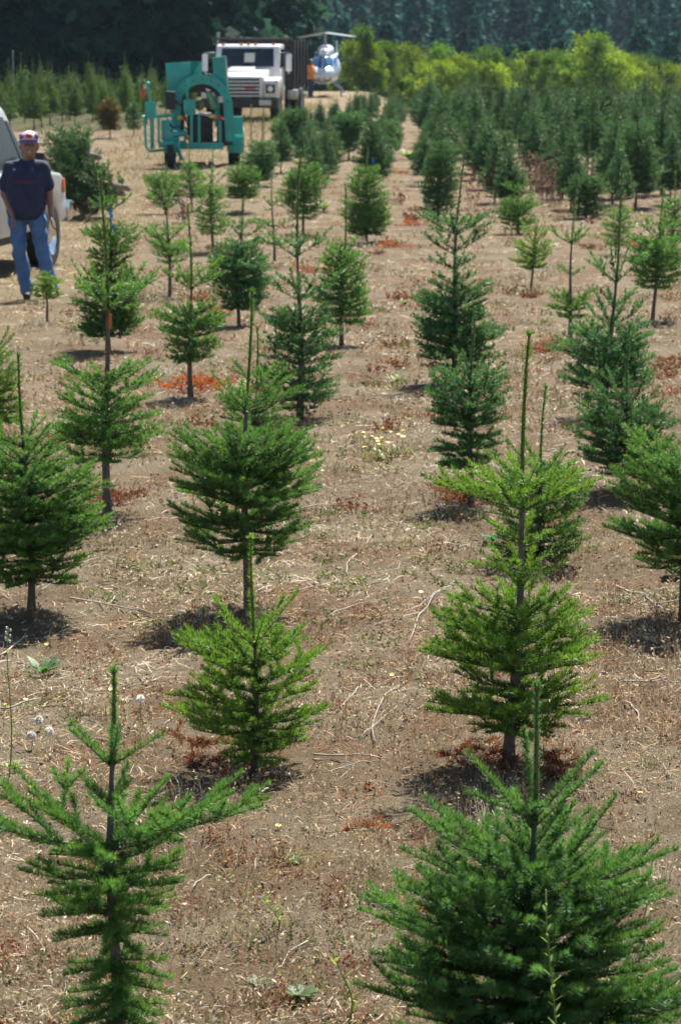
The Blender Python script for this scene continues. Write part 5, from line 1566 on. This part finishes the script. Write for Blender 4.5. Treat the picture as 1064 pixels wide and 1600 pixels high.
for a in [(308, 604, 110, 44, 'bright orange dead boughs spread under the small topiary-like fir'),
          (543, 1300, 12, 2, 'single rust-orange dead sprig on bare soil in the foreground centre'),
          (735, 785, 85, 30, 'red-brown dead boughs round the foot of the two-tiered dark fir', True, 0.10),
          (165, 788, 80, 16, 'rusty dead boughs at the foot of the fir with a very tall spire', True, 0.05),
          (885, 1212, 60, 10, 'rusty brown dead boughs right of the tall bright green fir trunk', True, 0.09),
          (755, 1190, 90, 9, 'brown dead boughs in the shadow under the tall bright green fir', True, 0.06),
          (310, 1190, 60, 7, 'reddish dead boughs left of the squat lime-green fir', True, 0.06),
          (612, 384, 75, 14, 'orange dead boughs beside the bushy fir near the stake'),
          (485, 424, 70, 14, 'orange dead boughs right of the thin sparse fir'),
          (650, 350, 70, 14, 'orange dead boughs on the centre path by the narrow fir'),
          (628, 270, 34, 9, 'small orange patch of dead boughs far up the centre path'),
          (850, 547, 70, 14, 'orange dead boughs left of the large dense dark fir', False, 0.05),
          (1045, 572, 70, 14, 'rusty dead boughs by the right edge beyond the short-spired fir', True),
          (990, 383, 90, 14, 'red dead boughs right of the large dense dark fir spire'),
          (330, 487, 70, 12, 'orange dead boughs left of the dark rounded fir'),
          (590, 395, 30, 4, 'dark red dead boughs in the shade of the bushy fir by the stake', True)]:
    dead_boughs(*a)

M_DEADWOOD = mat('bleached_wood', (0.46, 0.40, 0.33), 0.85, noise=0.4, nscale=30)
def twig(u0, v0, u1, v1, r, label, fork=False, sag=0.0):
    x0, y0, s = at(u0, v0); x1, y1, _ = at(u1, v1)
    rng = np.random.default_rng(int(u0 + v0 * 3))
    root = empty('dead_twig', ((x0 + x1) / 2, (y0 + y1) / 2, float(gz((x0 + x1) / 2, (y0 + y1) / 2))))
    tag(root, label, 'twig', 'bleached twigs on the soil')
    c = np.array([(x0 + x1) / 2, (y0 + y1) / 2])
    pts = []
    d = np.array([x1 - x0, y1 - y0]); L = np.linalg.norm(d); pn = np.array([-d[1], d[0]]) / max(L, 1e-6)
    bow = rng.normal(0, 0.035) * L
    for t in np.linspace(0, 1, 7):
        p = np.array([x0, y0]) + d * t + pn * (bow * math.sin(t * 3.1) + rng.normal(0, 0.0035) * L)
        pts.append((p[0] - c[0], p[1] - c[1], float(gz(p[0], p[1])) - root.location.z + 0.012 + 0.01 * rng.random()))
    add('stem', stem_mesh('stem', pts, np.linspace(r * 0.75, r * 0.35, 7), 6, [M_DEADWOOD], 0.08, rng), root)
    if fork:
        for k in (2, 4):
            q = np.array(pts[k]); a = rng.random() * 6.28
            e = q + np.array([math.cos(a), math.sin(a), 0.1]) * L * (0.15 + 0.15 * rng.random())
            add('side_twig', stem_mesh('side_twig', [q, (q + e) / 2 + 0.004, e], [r * 0.55, r * 0.45, r * 0.25], 5, [M_DEADWOOD]), root)
def twig_label(u0, v0, u1, v1, r, f):
    L = math.hypot(u1 - u0, v1 - v0)
    size = 'long' if L > 95 else ('short' if L < 50 else 'mid-length')
    sh = 'forked' if f else ('thick' if r >= 0.006 else 'thin')
    u, v = (u0 + u1) / 2, (v0 + v1) / 2
    best = min(FIRS[:17], key=lambda q: (q[0] - u) ** 2 + (q[1] - v) ** 2)
    words = best[7].split(' ')
    side = 'left of' if u < best[0] - 25 else ('right of' if u > best[0] + 25 else 'before')
    if 'nearest' in words: what = 'the nearest fir at lower ' + ('left' if 'left' in words else 'right')
    else: what = 'the ' + ' '.join(words[:next((i for i, w in enumerate(words) if w.strip(',') == 'fir'), 3) + 1]).strip(',')
    run = 'pointing away' if abs(v1 - v0) > abs(u1 - u0) else 'lying crosswise'
    return ' '.join((size + ' ' + sh + ' bleached twig ' + run + ' ' + side + ' ' + what).split(' ')[:16])
for (u0, v0, u1, v1, r, f) in [(112, 938, 300, 965, 0.006, 1), (0, 1030, 42, 996, 0.007, 0), (0, 1115, 70, 1096, 0.007, 0), (490, 1184, 612, 1192, 0.005, 1), (505, 1215, 575, 1196, 0.004, 1),
        (640, 1010, 715, 910, 0.004, 0), (500, 978, 605, 940, 0.004, 0), (555, 872, 548, 905, 0.004, 0), (590, 900, 655, 892, 0.003, 0), (440, 935, 530, 912, 0.004, 0),
        (600, 1375, 660, 1352, 0.003, 0), (530, 1335, 640, 1360, 0.003, 0), (40, 1455, 70, 1500, 0.005, 0), (585, 1165, 640, 1070, 0.004, 0),
        (965, 920, 1040, 968, 0.006, 1), (970, 1070, 1064, 1072, 0.006, 1), (975, 1100, 995, 1130, 0.005, 0), (880, 1238, 950, 1250, 0.004, 0), (520, 760, 600, 745, 0.004, 0),
        (460, 800, 560, 785, 0.004, 1), (560, 1160, 620, 1110, 0.003, 0), (330, 1375, 300, 1395, 0.004, 0), (350, 1275, 395, 1270, 0.004, 0), (480, 1480, 440, 1520, 0.003, 0),
        (960, 640, 1064, 655, 0.005, 0), (540, 690, 575, 672, 0.004, 0), (700, 870, 760, 850, 0.004, 0), (640, 960, 700, 925, 0.0035, 0), (420, 1240, 380, 1252, 0.006, 0),
        (200, 1080, 260, 1062, 0.004, 0), (100, 905, 60, 930, 0.004, 0), (560, 1080, 520, 1120, 0.003, 0), (730, 1345, 600, 1368, 0.003, 0), (1010, 1180, 1050, 1230, 0.003, 0)]:
    twig(u0, v0, u1, v1, r, twig_label(u0, v0, u1, v1, r, f), f)

def leaf_pts(o, d, L, w, n=4, curl=0.2):
    """a bent pointed leaf blade as a quad strip"""
    o = np.array(o, float); d = unit(np.array(d, float))
    sv = unit(np.cross(d, np.array([0, 0, 1.0])) + 1e-6)
    V = []
    for i in range(n + 1):
        t = i / n
        p = o + d * L * t + np.array([0, 0, -curl * L * t * t])
        q = w * (math.sin(math.pi * (0.08 + 0.90 * t)) ** 0.8) * 0.5
        V += [p - sv * q, p + sv * q]
    return V, [(2 * i, 2 * i + 1, 2 * i + 3, 2 * i + 2) for i in range(n)]

def leaf_obj(parent, o, d, L, w, c, rng, name='leaf', curl=0.2):
    V, F = leaf_pts(o, d, L, w, 4, curl)
    cc = np.tile(np.array(c) * (0.8 + 0.4 * rng.random()), (len(V), 1))
    return add(name, npmesh(name, np.array(V), np.array(F), [M_LEAF], col=cc, smooth=True), parent)

def rosette(u, v, dpx, n, label, c, up=0.25):
    x, y, s = at(u, v)
    rng = np.random.default_rng(int(u + v))
    root = empty('rosette_weed', (x, y, float(gz(x, y)) + 0.004))
    tag(root, label, 'weed', 'leafy weeds on the soil')
    R = dpx / s / 2
    for i in range(n):
        a = i * 2.4 + rng.normal(0, 0.2)
        leaf_obj(root, (0, 0, 0.004), (math.cos(a), math.sin(a), up + 0.4 * rng.random()), R * (0.6 + 0.5 * rng.random()), R * 0.26, c, rng)
rosette(470, 1562, 85, 26, 'flat grey-green rosette weed at the bottom centre edge', (0.10, 0.17, 0.06))
rosette(400, 1540, 50, 12, 'small pale rosette weed left of the bottom centre one', (0.13, 0.19, 0.09))
rosette(462, 1347, 50, 13, 'small green rosette weed on bare soil in the foreground centre', (0.13, 0.22, 0.05))
rosette(68, 1055, 95, 12, 'broad-leaved green weed at the left before the full round fir', (0.06, 0.17, 0.04), 0.5)
rosette(20, 1205, 60, 12, 'yellow-green leafy weed at the left edge by a tall stalk', (0.22, 0.28, 0.06), 0.4)
rosette(770, 848, 80, 14, 'blue-green weed in the shade of the two-tiered dark fir', (0.05, 0.18, 0.09), 0.4)
rosette(640, 250, 60, 20, 'bright green weed clump far up the centre path', (0.16, 0.26, 0.05), 0.8)
rosette(505, 330, 50, 18, 'light green weed clump between the middle rows', (0.18, 0.25, 0.05), 0.9)
rosette(632, 478, 34, 12, 'lime-green weed tuft left of the tapering many-layered fir', (0.18, 0.24, 0.05), 0.9)
rosette(620, 600, 50, 12, 'small green weed left of the two-tiered dark fir', (0.16, 0.24, 0.06), 0.6)
rosette(1050, 900, 60, 14, 'leafy green weed in the shade at the right edge', (0.08, 0.18, 0.05), 0.9)
rosette(555, 290, 36, 14, 'light green weed clump left of the blue and white stake', (0.18, 0.25, 0.06), 0.9)

def tall_weed(u, v, tv, lean, nleaf, label, c, flower=None, lw=0.010, ll=0.045):
    x, y, s = at(u, v)
    H = (v - tv) / s
    rng = np.random.default_rng(int(u * 5 + v))
    root = empty('tall_weed', (x, y, float(gz(x, y))))
    tag(root, label, 'weed', 'tall single weeds')
    f = lambda t: np.array([lean * t * t + 0.012 * math.sin(5 * t), 0.012 * math.cos(4 * t), H * t])
    m = mat('weed_stem', tuple(np.array(c) * 0.9), 0.6)
    add('stem', stem_mesh('stem', [f(t) for t in np.linspace(0, 1, 8)], np.linspace(0.0035, 0.0015, 8), 6, [m]), root)
    for i in range(nleaf):
        t = 0.12 + 0.84 * (i + 0.5 * rng.random()) / nleaf
        a = i * 2.4 + rng.random()
        leaf_obj(root, f(t), (math.cos(a), math.sin(a), 0.9), ll * (1.2 - 0.6 * t), lw, c, rng, curl=0.1)
    if flower:
        for i in range(8):
            a = i * 2.1; q = f(0.9 + 0.012 * i) + np.array([math.cos(a), math.sin(a), 0.5]) * 0.010
            MB().ball(tuple(q), (0.004, 0.004, 0.006), 6, 4).build('bud', mat('weed_bud', flower, 0.6), root, smooth=True)
tall_weed(862, 1790, 1375, -0.01, 34, 'thin yellow-green weed stalk standing before the bushy blue-green fir', (0.19, 0.27, 0.06), None, 0.007, 0.035)
tall_weed(14, 1222, 975, 0.02, 12, 'tall thin weed stalk with tiny white buds at the left edge', (0.22, 0.30, 0.08), (0.6, 0.62, 0.55), 0.006, 0.03)
tall_weed(545, 1600, 1480, -0.03, 8, 'short green weed stalk at the bottom left of the bushy blue-green fir', (0.20, 0.30, 0.06))
tall_weed(432, 1460, 1395, -0.03, 9, 'small yellow-green upright weed on the bare soil', (0.28, 0.33, 0.08))
tall_weed(1000, 1455, 1330, 0.05, 7, 'pale dry weed stalk right of the bushy blue-green fir', (0.34, 0.33, 0.16))

M_PETAL = mat('yellow_petals', (0.80, 0.56, 0.02), 0.5)
M_FLUFF = mat('white_seed_fluff', (0.72, 0.70, 0.66), 0.9)
M_FSTEM = mat('flower_stem', (0.16, 0.22, 0.06), 0.6)
def flower_head(parent, p, r, rng):
    mb = MB(); n = 11
    p = Vector(p)
    tilt = Vector((rng.normal(0, 0.3), rng.normal(-0.2, 0.3), 1)).normalized()
    a = tilt.cross(Vector((1, 0, 0))).normalized(); b = tilt.cross(a)
    c = mb.bm.verts.new(p)
    for k in range(n):
        t = 2 * math.pi * k / n; w = 0.24
        q = [p + (a * math.cos(t + d) + b * math.sin(t + d)) * rr + tilt * 0.15 * rr for d, rr in ((-w, r * 0.8), (0, r), (w, r * 0.8))]
        v = [mb.bm.verts.new(x) for x in q]
        mb.bm.faces.new((c, v[0], v[1], v[2]))
    return mb.build('flower_head', M_PETAL, parent)
def yellow_flowers(u, v, n, spread_px, label, hpx=16, size=0.010, group='yellow flowers on thin stems', leaves=0):
    x, y, s = at(u, v)
    rng = np.random.default_rng(int(u * 2 + v))
    root = empty('yellow_flower', (x, y, float(gz(x, y))))
    tag(root, label, 'flower', group)
    R = spread_px / s / 2
    for i in range(n):
        a = rng.random() * 6.283; q = R * rng.random() ** 0.5
        b = np.array([math.cos(a) * q, math.sin(a) * q * 2.0, 0]) if n > 1 else np.zeros(3)
        h = hpx / s * (0.6 + 0.7 * rng.random())
        t = b + np.array([rng.normal(0, 0.012), rng.normal(0, 0.012), h])
        add('stem', stem_mesh('stem', [b, (b + t) / 2 + 0.003, t], [0.0014, 0.0012, 0.001], 4, [M_FSTEM]), root)
        flower_head(root, t, size * (0.8 + 0.4 * rng.random()), rng)
    for i in range(leaves):
        a = rng.random() * 6.283; q = R * rng.random() ** 0.5
        leaf_obj(root, (math.cos(a) * q, math.sin(a) * q * 2, 0.01), (math.cos(a * 3), math.sin(a * 3), 1.0), 0.07, 0.02, (0.20, 0.22, 0.06), rng)
yellow_flowers(595, 712, 22, 85, 'low patch of yellow flowers between the centre rows', 30, 0.013, None, 45)
YF = 'single small yellow flower on a thin stem in the litter'
for (u, v) in [(432, 1298), (52, 1238), (88, 1095), (10, 1108), (172, 1084), (72, 1016), (942, 1240), (1016, 1425), (738, 935), (806, 1152), (995, 1248), (500, 1110), (612, 1062), (905, 1030), (30, 690), (500, 705), (40, 1100), (690, 1262), (660, 935)]:
    yellow_flowers(u, v, 1, 0, YF, 9, 0.0095)

def dandelion_clock(u, v, label):
    x, y, s = at(u, v)
    rng = np.random.default_rng(int(u + v * 2))
    root = empty('dandelion_clock', (x, y, float(gz(x, y))))
    tag(root, label, 'dandelion', 'white dandelion seed heads')
    h = 0.05
    add('stem', stem_mesh('stem', [(0, 0, 0), (0.004, 0, h / 2), (0, 0, h)], [0.0014, 0.0013, 0.001], 5, [M_FSTEM]), root)
    n = 170
    g = unit(rng.normal(0, 1, (n, 3)))
    p = np.array([0, 0, h]) + g * 0.004; e = np.array([0, 0, h]) + g * 0.017
    sv = unit(np.cross(g, rng.normal(0, 1, (n, 3)))) * 0.0032
    V = np.stack([p, e - sv, e + sv], 1).reshape(-1, 3)
    add('seed_head', npmesh('seed_head', V, np.arange(n * 3).reshape(-1, 3), [M_DRY], col=np.tile(np.array([[0.85, 0.83, 0.78]]), (len(V), 1))), root)
dandelion_clock(62, 1145, 'round white dandelion seed head left of the slim nearest fir')
dandelion_clock(78, 1163, 'second white dandelion seed head just below right of the round one')
dandelion_clock(50, 1170, 'small white dandelion seed head at the far left of the foreground')
dandelion_clock(220, 1112, 'white dandelion seed head right of the slim nearest fir spire')

def brown_weed(u, v, wpx, hpx, n, label, cols, name='dried_weed'):
    x, y, s = at(u, v)
    rng = np.random.default_rng(int(u * 4 + v))
    root = empty(name, (x, y, float(gz(x, y))))
    tag(root, label, 'weed', 'dried brown weeds')
    W, H = wpx / s, hpx / s
    sg_v, sg_f, cc = [], [], []
    lv, lc = [], []
    cols = np.array(cols)
    for i in range(n):
        a = rng.random() * 6.283; q = 0.5 * W * rng.random() ** 0.6
        b = np.array([math.cos(a) * q * 0.7, math.sin(a) * q * 0.9, 0])
        h = H * (0.5 + 0.5 * rng.random())
        t = b + np.array([rng.normal(0, 0.10) + 0.25 * math.cos(a) * q, rng.normal(0, 0.1), h])
        sv = np.array([0.003, 0.001, 0])
        k = len(sg_v)
        sg_v += [b - sv, b + sv, t]
        sg_f.append((k, k + 1, k + 2))
        c = cols[rng.integers(0, len(cols))] * (0.7 + 0.6 * rng.random())
        cc += [c] * 3
        for j in range(16):
            p = b + (t - b) * (0.2 + 0.8 * rng.random()) + rng.normal(0, 0.018, 3)
            lv.append(p); lc.append(c * (0.7 + 0.6 * rng.random()))
    add('stalks', npmesh('stalks', np.array(sg_v), np.array(sg_f), [M_DRY], col=np.array(cc)), root)
    P = np.array(lv)
    add('dead_leaves', spray_mesh('dead_leaves', P, rng.normal(0, 1, P.shape), 0.035, np.array(lc), rng, [M_DRY], 0.0), root)
BR = [(0.17, 0.105, 0.075), (0.24, 0.16, 0.11), (0.13, 0.075, 0.06)]
brown_weed(862, 318, 62, 82, 60, 'brown dried weed clump between the low green fir and a two-tiered dark fir', BR)
brown_weed(835, 300, 55, 70, 45, 'brown dried weed clump right of the dark fir by the red dock', BR)
brown_weed(905, 290, 60, 45, 40, 'brown dried weed clump behind the two-tiered dark fir on the right', BR)
brown_weed(950, 300, 40, 45, 25, 'small brown dried weed clump beside the large dark fir of the far rows', BR)
brown_weed(738, 325, 22, 75, 9, 'dark red dock stalk standing beyond the tapering many-layered fir', [(0.13, 0.022, 0.018), (0.20, 0.035, 0.02)], 'dock_stalk')
brown_weed(752, 255, 22, 40, 8, 'second smaller dark red dock stalk farther back', [(0.13, 0.022, 0.018), (0.20, 0.035, 0.02)], 'dock_stalk')
brown_weed(285, 350, 26, 60, 16, 'brown dried weed clump left of the neat small fir', BR)
brown_weed(628, 320, 16, 36, 7, 'rusty dried weed in the middle of the centre path', [(0.20, 0.06, 0.035)], 'dried_weed')

def small_things():
    x, y, s = at(582, 330)
    st = empty('marker_stake', (x, y, float(gz(x, y))))
    tag(st, 'thin stake with blue upper half and white lower half beside a bushy fir', 'stake')
    H = 82 / s
    MB().tube([(0, 0, 0), (0.0, 0, H * 0.55)], 0.011, 8).build('white_half', M_PAPER, st, smooth=True)
    MB().tube([(0.0, 0, H * 0.55), (0.01, 0, H)], 0.012, 8).build('blue_half', mat('blue_paint', (0.02, 0.16, 0.55), 0.5), st, smooth=True)
    # blue tapes tied on the tree near the man
    xx, yy, s2 = at(172, 548)
    bl = mat('blue_tape', (0.01, 0.30, 0.80), 0.5)
    for (u, v, lab) in ((175, 328, 'blue plastic tape tied on the fir by the man, upper of two'), (180, 350, 'blue plastic tape tied on the fir by the man, lower of two')):
        px = (u - 172) / s2; pz = (548 - v) / s2
        rng = np.random.default_rng(u)
        mb = MB()
        pts = [(0, 0), (0.012, -0.014), (0.004, -0.03), (0.018, -0.05), (0.010, -0.068)]
        for (a, b), (c, d) in zip(pts, pts[1:]):
            mb.hexa([(a - .013, 0, b), (a + .013, 0, b), (c + .013, 0, d), (c - .013, 0, d), (a - .013, 0.003, b), (a + .013, 0.003, b), (c + .013, 0.003, d), (c - .013, 0.003, d)])
        o = mb.build('blue_tape', bl, None)
        o.location = (xx + px, yy - 0.03, float(gz(xx, yy)) + pz)
        tag(o, lab, 'tape')
    # orange tag on the tall-spired fir
    xx, yy, s2 = at(172, 800)
    o = MB().hexa([(-.008, 0, 0), (.008, 0, 0.004), (.010, .003, 0.004), (-.008, .003, 0), (-.006, 0, .085), (.010, 0, .08), (.010, .003, .08), (-.006, .003, .085)]).build('orange_tag', mat('orange_ribbon', (0.6, 0.12, 0.02), 0.6), None)
    o.location = (xx + 0.016, yy - 0.025, float(gz(xx, yy)) + (800 - 512) / s2)
    tag(o, 'orange ribbon hanging on the fir with a very tall spire', 'ribbon')
    # grey pole in front of the dark wood
    y = 100.0; x = (28 - CX) / FOC * y
    p = empty('pole', (x, y, float(gz(x, y)))); tag(p, 'thin grey pole rising before the dark wood at upper left', 'pole')
    MB().tube([(0, 0, 0), (-0.03, 0, 2.1)], 0.018, 8).build('shaft', M_GREY, p, smooth=True)
    MB().ball((-0.03, 0, 2.11), (0.024, 0.024, 0.02), 8, 6).build('tip', M_GREY, p, smooth=True)
    # bamboo stakes before the truck
    for u, v, tv, lab in ((393, 228, 163, 'thin bamboo stake in front of the truck bumper, left of two'), (412, 226, 168, 'thin bamboo stake in front of the truck bumper, right of two')):
        x, y, s = at(u, v)
        p = empty('bamboo_stake', (x, y, float(gz(x, y)))); tag(p, lab, 'stake', 'bamboo stakes before the truck')
        H = (v - tv) / s
        MB().tube([(0, 0, 0), (0, 0, H)], 0.02, 6).build('cane', mat('bamboo', (0.30, 0.30, 0.12), 0.7), p, smooth=True)
        MB().lathe([(-0.012, 0.02), (0, 0.027), (0.012, 0.02)], (0, 0, H * 0.5), 'z', 8).build('knot', mat('bamboo_knot', (0.24, 0.22, 0.10), 0.7), p, smooth=True)
small_things()

# ------------------------------------------------------------------ the air over the valley
def haze():
    hb = MB().box(-1000, 1000, -60, 1400, -12, 130).build('haze', bpy.data.materials.new('valley_haze'), None)
    m = hb.data.materials[0]
    m.use_nodes = True
    nt = m.node_tree
    for n in list(nt.nodes): nt.nodes.remove(n)
    o = nt.nodes.new('ShaderNodeOutputMaterial')
    v = nt.nodes.new('ShaderNodeVolumePrincipled')
    v.inputs['Color'].default_value = (0.55, 0.78, 1.0, 1)
    v.inputs['Density'].default_value = HAZE
    v.inputs['Anisotropy'].default_value = 0.2
    nt.links.new(v.outputs[0], o.inputs['Volume'])
    tag(hb, 'faint blue haze over the field and the far hillside', 'haze', kind='stuff')
HAZE = 0.0001
haze()
